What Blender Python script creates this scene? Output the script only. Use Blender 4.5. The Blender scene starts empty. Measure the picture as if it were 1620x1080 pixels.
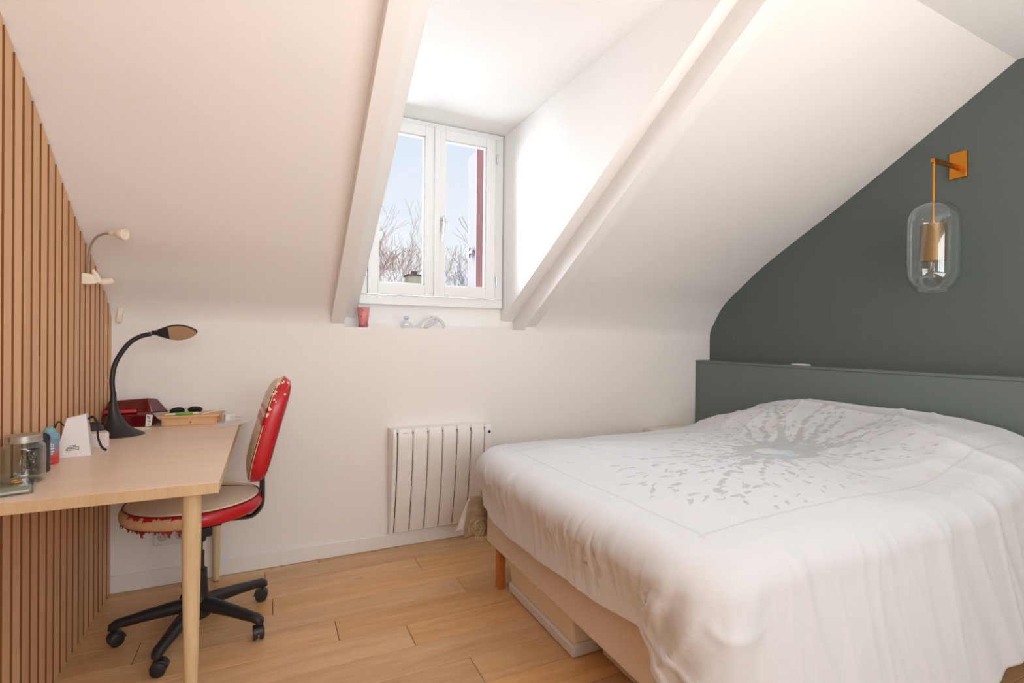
import bpy, bmesh, math, random
import numpy as np
from mathutils import Vector, Matrix

# ---------------------------------------------------------------- camera, light, exposure
S = bpy.context.scene
COL = S.collection
cam_d = bpy.data.cameras.new('camera'); cam_o = bpy.data.objects.new('camera', cam_d); COL.objects.link(cam_o)
cam_d.sensor_width = 36; cam_d.sensor_fit = 'HORIZONTAL'; cam_d.lens = 17.88; cam_d.clip_start = .02; cam_d.clip_end = 500
MR = ((0.9028790370462031, -0.006410975410978957, -0.4298468842004103),
      (-0.4297969839694842, 0.00785529735714462, -0.9028913815482822),
      (0.009164989539327189, 0.9999485955276455, 0.004336965417589039))
# columns of MR^T rows: camera x, y, z axes in the room
mw = Matrix(((MR[0][0], MR[0][1], MR[0][2], 0.6756), (MR[1][0], MR[1][1], MR[1][2], -2.9817), (MR[2][0], MR[2][1], MR[2][2], 1.22), (0, 0, 0, 1)))
cam_o.matrix_world = mw
S.camera = cam_o

S.view_settings.view_transform = 'Standard'
S.view_settings.look = 'None'
S.view_settings.gamma = 1
S.view_settings.use_curve_mapping = False
S.view_settings.exposure = 0.43

w = bpy.data.worlds.new('sky'); S.world = w; w.use_nodes = True
wn = w.node_tree.nodes; wl = w.node_tree.links; wn.clear()
out = wn.new('ShaderNodeOutputWorld'); bg = wn.new('ShaderNodeBackground')
tc = wn.new('ShaderNodeTexCoord'); sp = wn.new('ShaderNodeSeparateXYZ'); rp = wn.new('ShaderNodeValToRGB')
wl.new(tc.outputs['Generated'], sp.inputs[0]); wl.new(sp.outputs['Z'], rp.inputs[0]); wl.new(rp.outputs[0], bg.inputs[0]); wl.new(bg.outputs[0], out.inputs[0])
rp.color_ramp.elements[0].position = 0.0; rp.color_ramp.elements[0].color = (.97, .985, 1, 1)
rp.color_ramp.elements[1].position = 0.5; rp.color_ramp.elements[1].color = (.66, .77, .93, 1)
bg.inputs[1].default_value = .74


def light(name, kind, loc, direction, energy, color, **kw):
    d = bpy.data.lights.new(name, kind); d.energy = energy; d.color = color
    for k, v in kw.items(): setattr(d, k, v)
    o = bpy.data.objects.new(name, d); COL.objects.link(o); o.location = loc
    o.rotation_euler = Vector(direction).to_track_quat('-Z', 'Y').to_euler()
    return o


# broad sky light pouring through the dormer window
light('window_daylight', 'AREA', (1.75, 2.9, 2.2), (0.0, -1, -.32), 780, (.86, .93, 1), shape='RECTANGLE', size=4.2, size_y=3.8)
# added fill light, outside the made-up window behind the camera
light('rear_fill_light', 'AREA', (1.5, -5.1, 1.75), (0.05, 1, .12), 60, (.99, .985, .975), shape='RECTANGLE', size=2.4, size_y=1.5)
# added fill behind the camera, aimed up at the ceiling; no lamp stands there
light('ceiling_fill_light', 'AREA', (1.9, -3.5, .85), (0, .1, 1), 36, (.99, .985, .975), shape='RECTANGLE', size=2.6, size_y=1.0)

# ---------------------------------------------------------------- helpers
random.seed(7)


def tag(o, label=None, cat=None, group=None, kind=None):
    if label: o['label'] = label
    if cat: o['category'] = cat
    if group: o['group'] = group
    if kind: o['kind'] = kind
    return o


def thing(name, loc, label, cat, rz=0, group=None):
    o = bpy.data.objects.new(name, None); COL.objects.link(o)
    o.location = loc; o.rotation_euler = (0, 0, rz); o.empty_display_size = .05
    return tag(o, label, cat, group)


class MB:
    """collects shapes into one mesh"""
    def __init__(s): s.v = []; s.f = []

    def add(s, vs, fs, mtx=None):
        n = len(s.v)
        if mtx is not None: vs = [mtx @ Vector(v) for v in vs]
        s.v += [tuple(v) for v in vs]; s.f += [tuple(i + n for i in f) for f in fs]
        return s

    def box(s, x0, x1, y0, y1, z0, z1, mtx=None):
        vs = [(x, y, z) for z in (z0, z1) for y in (y0, y1) for x in (x0, x1)]
        fs = [(0, 2, 3, 1), (4, 5, 7, 6), (0, 1, 5, 4), (2, 6, 7, 3), (0, 4, 6, 2), (1, 3, 7, 5)]
        return s.add(vs, fs, mtx)

    def quad(s, *p):
        return s.add(p, [tuple(range(len(p)))])

    def lathe(s, prof, n=32, c=(0, 0, 0), mtx=None, cap=True):
        vs = []; fs = []
        for r, z in prof:
            for i in range(n):
                a = 2 * math.pi * i / n; vs.append((c[0] + r * math.cos(a), c[1] + r * math.sin(a), c[2] + z))
        for j in range(len(prof) - 1):
            for i in range(n):
                k = (i + 1) % n; fs.append((j * n + i, j * n + k, (j + 1) * n + k, (j + 1) * n + i))
        if cap:
            fs.append(tuple(range(n))[::-1]); fs.append(tuple((len(prof) - 1) * n + i for i in range(n)))
        return s.add(vs, fs, mtx)

    def tube(s, pts, r, n=12, squash=None):
        """tube along pts; r number or list; squash=(sx, sy) for oval sections"""
        pts = [Vector(p) for p in pts]; m = len(pts)
        rr = r if isinstance(r, (list, tuple)) else [r] * m
        vs = []; fs = []; up = None
        for j, p in enumerate(pts):
            t = (pts[min(j + 1, m - 1)] - pts[max(j - 1, 0)]).normalized()
            if up is None:
                a = Vector((0, 0, 1)) if abs(t.z) < .9 else Vector((1, 0, 0)); up = (a - t * a.dot(t)).normalized()
            else: up = (up - t * up.dot(t)).normalized()
            b = t.cross(up); sx, sy = squash or (1, 1)
            for i in range(n):
                a = 2 * math.pi * i / n
                vs.append(p + up * (rr[j] * sx * math.cos(a)) + b * (rr[j] * sy * math.sin(a)))
        for j in range(m - 1):
            for i in range(n):
                k = (i + 1) % n; fs.append((j * n + i, j * n + k, (j + 1) * n + k, (j + 1) * n + i))
        fs.append(tuple(range(n))[::-1]); fs.append(tuple((m - 1) * n + i for i in range(n)))
        return s.add(vs, fs)

    def prism(s, poly, z0, z1, mtx=None):
        n = len(poly)
        vs = [(x, y, z0) for x, y in poly] + [(x, y, z1) for x, y in poly]
        fs = [tuple(range(n))[::-1], tuple(range(n, 2 * n))] + [(i, (i + 1) % n, n + (i + 1) % n, n + i) for i in range(n)]
        return s.add(vs, fs, mtx)

    def build(s, name, mat, parent=None, bevel=0, smooth=False, seg=2, sub=0):
        me = bpy.data.meshes.new(name); me.from_pydata(s.v, [], s.f)
        bm = bmesh.new(); bm.from_mesh(me)
        bmesh.ops.recalc_face_normals(bm, faces=bm.faces)
        bm.to_mesh(me); bm.free()
        me.validate()
        for m in (mat if isinstance(mat, (list, tuple)) else [mat]): me.materials.append(m)
        o = bpy.data.objects.new(name, me); COL.objects.link(o)
        if parent: o.parent = parent
        if bevel:
            b = o.modifiers.new('bevel', 'BEVEL'); b.width = bevel; b.segments = seg; b.limit_method = 'ANGLE'; b.angle_limit = .6
            b.harden_normals = False
        if sub:
            q = o.modifiers.new('sub', 'SUBSURF'); q.levels = sub; q.render_levels = sub
        if smooth or bevel:
            for p in me.polygons: p.use_smooth = True
            if not sub:
                try: me.set_sharp_from_angle(angle=math.radians(38))
                except Exception: pass
        return o


def rot(axis, a): return Matrix.Rotation(a, 4, axis)
def tr(*v): return Matrix.Translation(v)


def spline(pts, n=8):
    """Catmull-Rom through pts"""
    P = [Vector(p) for p in pts]; P = [P[0] * 2 - P[1]] + P + [P[-1] * 2 - P[-2]]; o = []
    for i in range(1, len(P) - 2):
        for k in range(n):
            t = k / n; a, b, c, d = P[i - 1:i + 3]
            o.append(.5 * ((2 * b) + (c - a) * t + (2 * a - 5 * b + 4 * c - d) * t * t + (3 * b - a - 3 * c + d) * t ** 3))
    o.append(P[-2]); return o


def srgb(r, g, b):
    f = lambda c: (c / 255 / 12.92) if c / 255 <= .04045 else ((c / 255 + .055) / 1.055) ** 2.4
    return (f(r), f(g), f(b), 1)


def mat(name, color, rough=.5, metal=0, spec=.5, bump=0, bscale=40, stretch=None, var=0, vscale=5, coat=0, sheen=0, emis=None):
    m = bpy.data.materials.new(name); m.use_nodes = True
    N = m.node_tree.nodes; L = m.node_tree.links; b = N['Principled BSDF']
    b.inputs['Base Color'].default_value = color; b.inputs['Roughness'].default_value = rough
    b.inputs['Metallic'].default_value = metal; b.inputs['Specular IOR Level'].default_value = spec
    if coat: b.inputs['Coat Weight'].default_value = coat; b.inputs['Coat Roughness'].default_value = .08
    if sheen: b.inputs['Sheen Weight'].default_value = sheen
    if emis: b.inputs['Emission Color'].default_value = emis[0]; b.inputs['Emission Strength'].default_value = emis[1]
    if bump or var:
        t = N.new('ShaderNodeTexCoord'); mp = N.new('ShaderNodeMapping'); L.new(t.outputs['Object'], mp.inputs[0])
        if stretch: mp.inputs['Scale'].default_value = stretch
        if bump:
            n = N.new('ShaderNodeTexNoise'); n.inputs['Scale'].default_value = bscale; n.inputs['Detail'].default_value = 6
            L.new(mp.outputs[0], n.inputs[0]); bp = N.new('ShaderNodeBump'); bp.inputs['Strength'].default_value = bump; bp.inputs['Distance'].default_value = .002
            L.new(n.outputs[0], bp.inputs['Height']); L.new(bp.outputs[0], b.inputs['Normal'])
        if var:
            n = N.new('ShaderNodeTexNoise'); n.inputs['Scale'].default_value = vscale; n.inputs['Detail'].default_value = 4
            L.new(mp.outputs[0], n.inputs[0]); r = N.new('ShaderNodeValToRGB')
            r.color_ramp.elements[0].position = .3; r.color_ramp.elements[1].position = .7
            r.color_ramp.elements[0].color = tuple(c * (1 - var) for c in color[:3]) + (1,); r.color_ramp.elements[1].color = tuple(min(1, c * (1 + var * .5)) for c in color[:3]) + (1,)
            L.new(n.outputs[0], r.inputs[0]); L.new(r.outputs[0], b.inputs['Base Color'])
    return m


def wood(name, c1, c2, axis='x', scale=1.0, rough=.5, attr=None, knots=False, grain=.5, bump=.15, tone=1.0):
    """procedural wood; grain runs along axis; attr = face colour attribute shifting hue and grain"""
    m = bpy.data.materials.new(name); m.use_nodes = True
    N = m.node_tree.nodes; L = m.node_tree.links; b = N['Principled BSDF']
    b.inputs['Roughness'].default_value = rough; b.inputs['Specular IOR Level'].default_value = .4
    t = N.new('ShaderNodeTexCoord'); mp = N.new('ShaderNodeMapping'); vec = t.outputs['Object']
    if attr:
        at = N.new('ShaderNodeAttribute'); at.attribute_name = attr
        ad = N.new('ShaderNodeVectorMath'); ad.operation = 'MULTIPLY_ADD'; L.new(at.outputs['Color'], ad.inputs[0]); ad.inputs[1].default_value = (9, 9, 9)
        L.new(vec, ad.inputs[2]); vec = ad.outputs[0]
    L.new(vec, mp.inputs[0]); s = {'x': (.12, 1, 1), 'y': (1, .12, 1), 'z': (1, 1, .12)}[axis]
    mp.inputs['Scale'].default_value = tuple(q * scale for q in s)
    n1 = N.new('ShaderNodeTexNoise'); n1.inputs['Scale'].default_value = 9; n1.inputs['Detail'].default_value = 5; n1.inputs['Distortion'].default_value = 1.2; L.new(mp.outputs[0], n1.inputs[0])
    n2 = N.new('ShaderNodeTexNoise'); n2.inputs['Scale'].default_value = 90; n2.inputs['Detail'].default_value = 4; L.new(mp.outputs[0], n2.inputs[0])
    mx = N.new('ShaderNodeMix'); mx.inputs[0].default_value = .35; L.new(n1.outputs[0], mx.inputs[2]); L.new(n2.outputs[0], mx.inputs[3])
    r = N.new('ShaderNodeValToRGB'); L.new(mx.outputs[0], r.inputs[0])
    r.color_ramp.elements[0].position = .5 - .25 * grain; r.color_ramp.elements[1].position = .5 + .25 * grain
    r.color_ramp.elements[0].color = c1; r.color_ramp.elements[1].color = c2
    col = r.outputs[0]
    if knots:
        v = N.new('ShaderNodeTexVoronoi'); v.inputs['Scale'].default_value = 1.6; mp2 = N.new('ShaderNodeMapping'); mp2.inputs['Scale'].default_value = (.8, 2.4, 1)
        L.new(vec, mp2.inputs[0]); L.new(mp2.outputs[0], v.inputs[0])
        kr = N.new('ShaderNodeValToRGB'); kr.color_ramp.elements[0].position = .01; kr.color_ramp.elements[1].position = .055
        kr.color_ramp.elements[0].color = (.35, .3, .27, 1); kr.color_ramp.elements[1].color = (1, 1, 1, 1); L.new(v.outputs['Distance'], kr.inputs[0])
        m2 = N.new('ShaderNodeMix'); m2.data_type = 'RGBA'; m2.blend_type = 'MULTIPLY'; m2.inputs[0].default_value = .8
        L.new(col, m2.inputs[6]); L.new(kr.outputs[0], m2.inputs[7]); col = m2.outputs[2]
    if attr:
        sx = N.new('ShaderNodeSeparateColor'); L.new(at.outputs['Color'], sx.inputs[0])
        mr = N.new('ShaderNodeMapRange'); mr.inputs['To Min'].default_value = 1 - .22 * tone; mr.inputs['To Max'].default_value = 1 + .14 * tone; L.new(sx.outputs[0], mr.inputs[0])
        sc = N.new('ShaderNodeVectorMath'); sc.operation = 'SCALE'; L.new(col, sc.inputs[0]); L.new(mr.outputs[0], sc.inputs['Scale'])
        hs = N.new('ShaderNodeHueSaturation'); mr2 = N.new('ShaderNodeMapRange'); mr2.inputs['To Min'].default_value = 1 - .10 * tone; mr2.inputs['To Max'].default_value = 1 + .12 * tone
        L.new(sx.outputs[1], mr2.inputs[0]); L.new(mr2.outputs[0], hs.inputs['Saturation']); L.new(sc.outputs[0], hs.inputs['Color']); col = hs.outputs[0]
    L.new(col, b.inputs['Base Color'])
    if bump:
        bp = N.new('ShaderNodeBump'); bp.inputs['Strength'].default_value = bump; bp.inputs['Distance'].default_value = .001; L.new(n2.outputs[0], bp.inputs['Height']); L.new(bp.outputs[0], b.inputs['Normal'])
    return m


def glass(name, tint=(1, 1, 1, 1), gloss=.06, edge=.9, edge_col=(.9, .93, .95, 1)):
    """thin clear glass: transparent with a fresnel sheen"""
    m = bpy.data.materials.new(name); m.use_nodes = True
    N = m.node_tree.nodes; L = m.node_tree.links; N.clear()
    o = N.new('ShaderNodeOutputMaterial'); t = N.new('ShaderNodeBsdfTransparent'); t.inputs[0].default_value = tint
    g = N.new('ShaderNodeBsdfGlossy'); g.inputs['Roughness'].default_value = gloss; g.inputs['Color'].default_value = edge_col
    fr = N.new('ShaderNodeLayerWeight'); fr.inputs['Blend'].default_value = .5
    pw = N.new('ShaderNodeMath'); pw.operation = 'POWER'; pw.inputs[1].default_value = 3.2; L.new(fr.outputs['Facing'], pw.inputs[0])
    mu = N.new('ShaderNodeMath'); mu.operation = 'MULTIPLY_ADD'; mu.inputs[1].default_value = edge * .6; mu.inputs[2].default_value = .035 * edge; mu.use_clamp = True; L.new(pw.outputs[0], mu.inputs[0])
    mx = N.new('ShaderNodeMixShader'); L.new(mu.outputs[0], mx.inputs[0]); L.new(t.outputs[0], mx.inputs[1]); L.new(g.outputs[0], mx.inputs[2]); L.new(mx.outputs[0], o.inputs[0])
    return m


M = {}
M['wall'] = mat('wall_paint', (.865, .83, .80, 1), .75, spec=.2, bump=.06, bscale=60)
M['ceil'] = mat('ceiling_paint', (.88, .87, .86, 1), .75, spec=.2, bump=.04, bscale=60)
M['dormer'] = mat('dormer_paint', (.86, .84, .82, 1), .6, spec=.3, bump=.04, bscale=40)
M['green'] = mat('green_paint', srgb(93, 102, 99), .6, spec=.3, bump=.05, bscale=80)
M['green2'] = mat('headboard_paint', srgb(107, 118, 115), .5, spec=.4, bump=.05, bscale=80)
M['trim'] = mat('white_gloss_paint', (.85, .83, .80, 1), .35)
M['white'] = mat('window_white', (.80, .80, .79, 1), .35, bump=.03, bscale=30)
M['radi'] = mat('radiator_enamel', (.87, .85, .82, 1), .35)
M['gap'] = mat('dark_gap', (.08, .08, .08, 1), .6)
M['slat'] = wood('slat_oak', srgb(216, 166, 124), srgb(234, 190, 150), 'z', 1.6, .55, 'tone', grain=1.6, bump=.1, tone=.35)
M['slatback'] = mat('slat_backing', srgb(90, 52, 20), .9)
M['floor'] = wood('oak_floor', srgb(194, 144, 94), srgb(230, 188, 140), 'x', 1.3, .33, 'tone', knots=True, grain=1.0, bump=.12, tone=.65)
M['desk'] = wood('beech_top', srgb(226, 196, 172), srgb(240, 219, 198), 'x', .8, .34, None, grain=1.3, bump=.05)
M['deskedge'] = wood('beech_edge', srgb(190, 158, 118), srgb(216, 188, 148), 'z', 1.5, .5, None, grain=1.0)
M['ash'] = wood('ash_leg', srgb(200, 172, 128), srgb(226, 204, 164), 'z', 2.2, .5, None, grain=.8, bump=.1)
M['pine'] = wood('box_pine', srgb(206, 158, 112), srgb(226, 184, 140), 'x', 2, .5, None, grain=1)
M['orange_wood'] = wood('varnished_wood', srgb(170, 100, 40), srgb(205, 130, 62), 'z', 2, .3, None, grain=1)
M['black'] = mat('black_plastic', (.018, .018, .02, 1), .42, bump=.05, bscale=300)
M['blackm'] = mat('black_steel', (.012, .012, .014, 1), .25, coat=.3)
M['brass'] = mat('brushed_brass', srgb(214, 140, 52), .32, 1, bump=.05, bscale=200, stretch=(1, 1, .1))
M['brass2'] = mat('shade_brass', srgb(190, 150, 100), .4, 1)
M['chrome'] = mat('chrome', (.75, .75, .76, 1), .12, 1)
M['glass'] = glass('clear_glass', (.97, .98, .975, 1), .03, 1.6)
M['pane'] = glass('window_glass', (1, 1, 1, 1), .0, .35)
M['plas'] = glass('clear_plastic', (.93, .93, .93, 1), .12, 1.2)


def plane(name, mb, m, kind='structure', **k): return tag(mb.build(name, m, **k), kind=kind)


# ---------------------------------------------------------------- room shell
XR = 3.84; YB = -4.3; ZC = 2.555; ZS = 1.28
BP = lambda t: 1.32 + .595 * t            # face of the rafters, t = distance from the window wall
SP = lambda t: 1.455 + .595 * t           # recessed step behind them
PR0 = [(0, 1.22), (0, 1.30), (.02, 1.34), (.06, 1.385), (.11, 1.425), (.17, 1.466), (.276, 1.545), (.467, 1.656), (.852, 1.936), (1.093, 2.102), (1.74, ZC)]
PR1 = [(0, 1.22), (0, 1.29), (.015, 1.33), (.05, 1.375), (.11, 1.415), (.19, 1.465), (.281, 1.519), (.60, 1.725), (1.037, 2.001), (1.42, 2.238), (1.92, ZC)]
PR2 = [(0, 1.22), (.003, 1.29), (.044, 1.367), (.09, 1.44), (.159, 1.519), (.304, 1.628), (.472, 1.748), (.77, 1.921), (1.026, 2.063), (1.446, 2.314), (1.832, ZC)]


def resample(pr, n=40):
    d = [0]
    for a, b in zip(pr, pr[1:]): d.append(d[-1] + math.hypot(b[0] - a[0], b[1] - a[1]))
    o = []
    sp_ = spline([(a, b, 0) for a, b in pr], 6)
    d = [0]
    for a, b in zip(sp_, sp_[1:]): d.append(d[-1] + (b - a).length)
    for i in range(n + 1):
        t = d[-1] * i / n; j = max(k for k in range(len(d)) if d[k] <= t + 1e-9); j = min(j, len(d) - 2)
        u = (t - d[j]) / max(1e-9, d[j + 1] - d[j]); q = sp_[j].lerp(sp_[j + 1], u); o.append((q.x, q.y))
    return o


# use common z samples so the surface rules straight along X
def prof_at(pr, z):
    if z <= pr[0][1]: return pr[0][0]
    for (a, za), (b, zb) in zip(pr, pr[1:]):
        if za <= z <= zb: return a + (b - a) * (z - za) / max(1e-9, zb - za)
    return pr[-1][0]


RS = [resample(p, 120) for p in (PR0, PR1, PR2)]
ZL = [1.22, 1.26, 1.29] + [1.29 + (ZC - 1.29) * ((i / 44) ** 1.25) for i in range(1, 45)]


def slope_y(X, z):
    y0, y1, y2 = (prof_at(r, z) for r in RS)
    if X <= .97: u = X / .97; return -(y0 + (y1 - y0) * max(u, -.1))
    u = (X - .97) / (XR - .97); return -(y1 + (y2 - y1) * u)


def slope_piece(name, x0, x1, n):
    mb = MB(); xs = [x0 + (x1 - x0) * i / n for i in range(n + 1)]
    vs = [(x, slope_y(x, z), z) for z in ZL for x in xs]; k = n + 1
    fs = [(j * k + i, j * k + i + 1, (j + 1) * k + i + 1, (j + 1) * k + i) for j in range(len(ZL) - 1) for i in range(n)]
    # outer skin 0.2 m further out closes the roof
    off = len(vs); vs += [(x, slope_y(x, z) + .2, z + .2) for z in (ZL[0], ZL[-1]) for x in (x0, x1)]
    fs.append((off, off + 1, off + 3, off + 2))
    mb.add(vs, fs); o = mb.build(name, M['wall'], smooth=False)
    for p in o.data.polygons: p.use_smooth = True
    return tag(o, kind='structure')


slope_piece('ceiling_slope_left', -.06, .985, 8)
slope_piece('ceiling_slope_right', 2.26, XR, 10)
# window wall below the slopes and the sill
mb = MB(); mb.box(-.12, XR + .1, 0, .19, -.0, ZS); mb.box(-.12, 1.05, 0, .19, ZS, 1.30); mb.box(2.19, XR + .1, 0, .19, ZS, 1.30)
plane('wall_front', mb, M['wall'])
# rafters flanking the dormer, each a straight prism
TT = 2.05


def rafter(x0, x1, name):
    mb = MB(); n = 24
    vs = []
    for t0 in (-.03, TT):
        zf = BP(t0) if t0 > 0 else BP(0) - .02
        yf = -t0 if t0 > 0 else 0.0
        for x in (x0, x1): vs.append((x, yf, zf))
        for x in (x0, x1): vs.append((x, (-t0 if t0 > 0 else .19), SP(t0) if t0 > 0 else SP(-.19)))
    fs = [(0, 1, 5, 4), (2, 6, 7, 3), (0, 4, 6, 2), (1, 3, 7, 5), (0, 2, 3, 1), (4, 5, 7, 6)]
    mb.add(vs, fs)
    mb.box(x0 + .0005, x1 - .0005, -.0012, .188, 1.284, 1.338)
    return plane(name, mb, M['dormer'])


rafter(.98, 1.05, 'trim_1'); rafter(2.19, 2.266, 'trim_2')
# recessed steps and cheeks of the dormer
ZD_ = 2.59
te = (ZD_ - 1.455) / .595
for nm, xa, xb0, xb1 in (('wall_dormer_left', 1.03, 1.14, 1.125), ('wall_dormer_right', 2.21, 2.097, 2.127)):
    mb = MB()
    a = [(xa, .19, SP(-.19)), (xb0, .19, SP(-.19)), (xb1, -te, ZD_), (xa, -te, ZD_)]
    mb.quad(*a)                                       # the step facing the room
    mb.quad((xb0, .19, ZS - .02), (xb0, .19, SP(-.19)), (xb1, -te, ZD_), (xb0, .19, ZD_ + .02))   # the cheek
    mb.quad((xa, .19, ZS - .02), (xb0, .19, ZS - .02), (xb0, .19, SP(-.19)), (xa, .19, SP(-.19)))
    s_ = -1 if xa < 1.5 else 1
    mb.quad((xb0 + .06 * s_, .19, SP(-.19) + .02), (xb1 + .06 * s_, -te, ZD_ + .02), (xb1 + .06 * s_, -te, ZD_ + .1), (xb0 + .06 * s_, .19, ZD_ + .1))
    plane(nm, mb, M['dormer'])
mb = MB(); mb.box(.98, 2.27, -1.97, .30, ZD_, ZD_ + .05)
plane('ceiling_dormer', mb, M['dormer'])
mb = MB(); mb.box(.9, 2.35, -2.2, -1.905, ZC, ZC + .12)
plane('trim_3', mb, M['ceil'])
# wall around the window (apron, jambs, lintel)
WX0, WX1, WZ0, WZ1 = 1.16, 2.088, 1.43, 2.578
mb = MB(); mb.box(.9, 2.35, .192, .27, 1.0, WZ0); mb.box(.9, WX0, .192, .27, WZ0, WZ1); mb.box(WX1, 2.35, .192, .27, WZ0, WZ1); mb.box(.9, 2.35, .192, .27, WZ1, 2.75)
plane('wall_dormer_window', mb, M['dormer'])
# left wall, behind the slats; right wall; back wall with an added window opening; flat ceiling
mb = MB(); mb.box(-.15, -.035, YB, .19, 0, 2.7); plane('wall_left', mb, M['wall'])
mb = MB(); mb.box(XR, XR + .12, YB, .19, 0, 2.7); plane('wall_right', mb, M['green'])
mb = MB(); mb.box(-.15, XR + .12, YB - .12, YB, 0, 1.0); mb.box(-.15, XR + .12, YB - .12, YB, 2.3, 2.7); mb.box(-.15, .3, YB - .12, YB, 1, 2.3); mb.box(2.7, XR + .12, YB - .12, YB, 1, 2.3)
plane('wall_back', mb, mat('back_wall_paint', (.42, .39, .36, 1), .8))  # unseen wall, coloured dark so less light bounces back into the room
mb = MB()
mb.box(-.15, XR + .12, YB - .12, -2.02, ZC, ZC + .12)
mb.add([(-.15, -2.02, ZC), (-.15, slope_y(0, ZC) + .01, ZC), (.985, slope_y(.985, ZC) + .01, ZC), (.985, -2.02, ZC)], [(0, 1, 2, 3)])
mb.add([(2.26, -2.02, ZC), (2.26, slope_y(2.26, ZC) + .01, ZC), (XR, slope_y(XR, ZC) + .01, ZC), (XR, -2.02, ZC)], [(0, 1, 2, 3)])
mb.box(-.15, .985, -2.05, -1.0, ZC + .25, ZC + .3)
mb.box(2.26, XR + .1, -2.05, -1.0, ZC + .25, ZC + .3)
plane('ceiling', mb, M['ceil'])
# unseen window added behind the camera to let the rear fill light in
mb = MB()
for x0, x1, z0, z1 in ((.3, 2.7, 1, 1.06), (.3, 2.7, 2.24, 2.3), (.3, .36, 1.06, 2.24), (2.64, 2.7, 1.06, 2.24), (1.47, 1.53, 1.06, 2.24)): mb.box(x0, x1, YB - .09, YB - .03, z0, z1)
plane('fill_window', mb, M['white'])

# floor: every plank a strip with its own tone, in one mesh
rows = [0.08, -.05, -.209, -.364, -.522, -.682, -.84, -.999, -1.16, -1.318]
while rows[-1] > YB: rows.append(rows[-1] - .159)
fixed = {1: [.66], 2: [1.408], 3: [.695, 2.3], 4: [1.543], 5: [.936], 6: [1.207], 8: [1.376], 0: [2.0], 7: [.35, 2.1], 9: [.62]}
mb = MB(); tones = []
for i in range(len(rows) - 1):
    y1, y0 = rows[i], rows[i + 1]; g = .0011
    cuts = list(fixed.get(i, [random.uniform(.2, 1.6)]))
    while cuts[0] > -.2: cuts.insert(0, cuts[0] - random.uniform(1.0, 1.5))
    while cuts[-1] < XR + .2: cuts.append(cuts[-1] + random.uniform(.95, 1.6))
    for a, b in zip(cuts, cuts[1:]):
        mb.box(max(a + g, -.2), min(b - g, XR + .2), y0 + g, min(y1 - g, .1), -.02, 0); tones.append((random.random(), random.random(), random.random()))
fl = mb.build('floor', M['floor'])
ca = fl.data.color_attributes.new('tone', 'FLOAT_COLOR', 'CORNER')
for p in fl.data.polygons:
    t = tones[min(p.index // 6, len(tones) - 1)]
    for li in p.loop_indices: ca.data[li].color = (*t, 1)
b_ = fl.modifiers.new('bevel', 'BEVEL'); b_.width = .0012; b_.segments = 1
tag(fl, kind='structure')
mb = MB(); mb.box(-.2, XR + .2, YB - .15, .2, -.08, -.021); plane('floor_bed', mb, M['slatback']).name = 'trim_4'

# baseboards
mb = MB(); mb.box(0.0, 3.69, -.014, 0, 0, .083)
plane('baseboard_front', mb, M['trim'], bevel=.004)

# slatted wall panel
slat = thing('slatted_wall_panel', (0, 0, 0), 'vertical oak slat panelling covering the left wall from floor to slope', 'wall panel')
mb = MB(); mb.v = []
pts = [(0.0, 0.0)]
vs = []; zs = [0]
poly = [(0, 0)]
for z in [1.30, 1.36, 1.42, 1.5, 1.6, 1.8, 2.0, 2.2, 2.4, ZC]: poly.append((-slope_y(0, z) * -1, z))
poly = [(0.0, 0.0)] + [(slope_y(0, z) - .004, z - .006) for z in [1.30, 1.36, 1.42, 1.5, 1.6, 1.8, 2.0, 2.2, 2.4, ZC]] + [(YB, ZC - .004), (YB, 0)]
n = len(poly)
mb.add([(-.035, y, z) for y, z in poly] + [(-.022, y, z) for y, z in poly], [tuple(range(n)), tuple(range(n, 2 * n))[::-1]] + [(i, (i + 1) % n, n + (i + 1) % n, n + i) for i in range(n)])
mb.build('backing_board', M['slatback'], slat)
mb = MB(); y = -.002; stones = []


def top_at(y):
    t = -y
    lo, hi = 1.22, ZC
    for _ in range(30):
        mid = (lo + hi) / 2
        if slope_y(0, mid) > y: lo = mid
        else: hi = mid
    return min(lo, ZC) - .004


k = 0
while y > YB + .06:
    ya, yb = y, y - .0485
    za, zb = top_at(ya), top_at(yb)
    vs = [(x, yy, 0.001) for yy in (ya, yb) for x in (-.022, 0)] + [(x, yy, zz) for yy, zz in ((ya, za), (yb, zb)) for x in (-.022, 0)]
    mb.add(vs, [(0, 1, 3, 2), (4, 6, 7, 5), (0, 4, 5, 1), (2, 3, 7, 6), (0, 2, 6, 4), (1, 5, 7, 3)])
    stones.append((random.random(), random.random(), random.random())); y -= .0642; k += 1
so = mb.build('slats', [M['slat'], mat('slat_flank_shaded', srgb(142, 90, 46), .8)], slat)  # flank colour holds brown stain and the shade inside the grooves
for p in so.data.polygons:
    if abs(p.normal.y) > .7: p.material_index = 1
ca = so.data.color_attributes.new('tone', 'FLOAT_COLOR', 'CORNER')
for p in so.data.polygons:
    t = stones[min(p.index // 6, len(stones) - 1)]
    for li in p.loop_indices: ca.data[li].color = (*t, 1)

# ---------------------------------------------------------------- dormer window
WY = .19
mb = MB(); fw = .045; y0, y1 = WY - .035, WY + .04
mb.box(WX0 - .005, WX1 + .005, y0, y1, WZ0 - .005, WZ0 + .055); mb.box(WX0 - .005, WX1 + .005, y0, y1, WZ1 - .022, WZ1 + .01)
mb.box(WX0 - .005, WX0 + .042, y0, y1, WZ0 + .055, WZ1 - .022); mb.box(WX1 - .050, WX1 + .005, y0, y1, WZ0 + .055, WZ1 - .022)
win = plane('window_1', mb, M['white'], bevel=.003)


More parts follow.
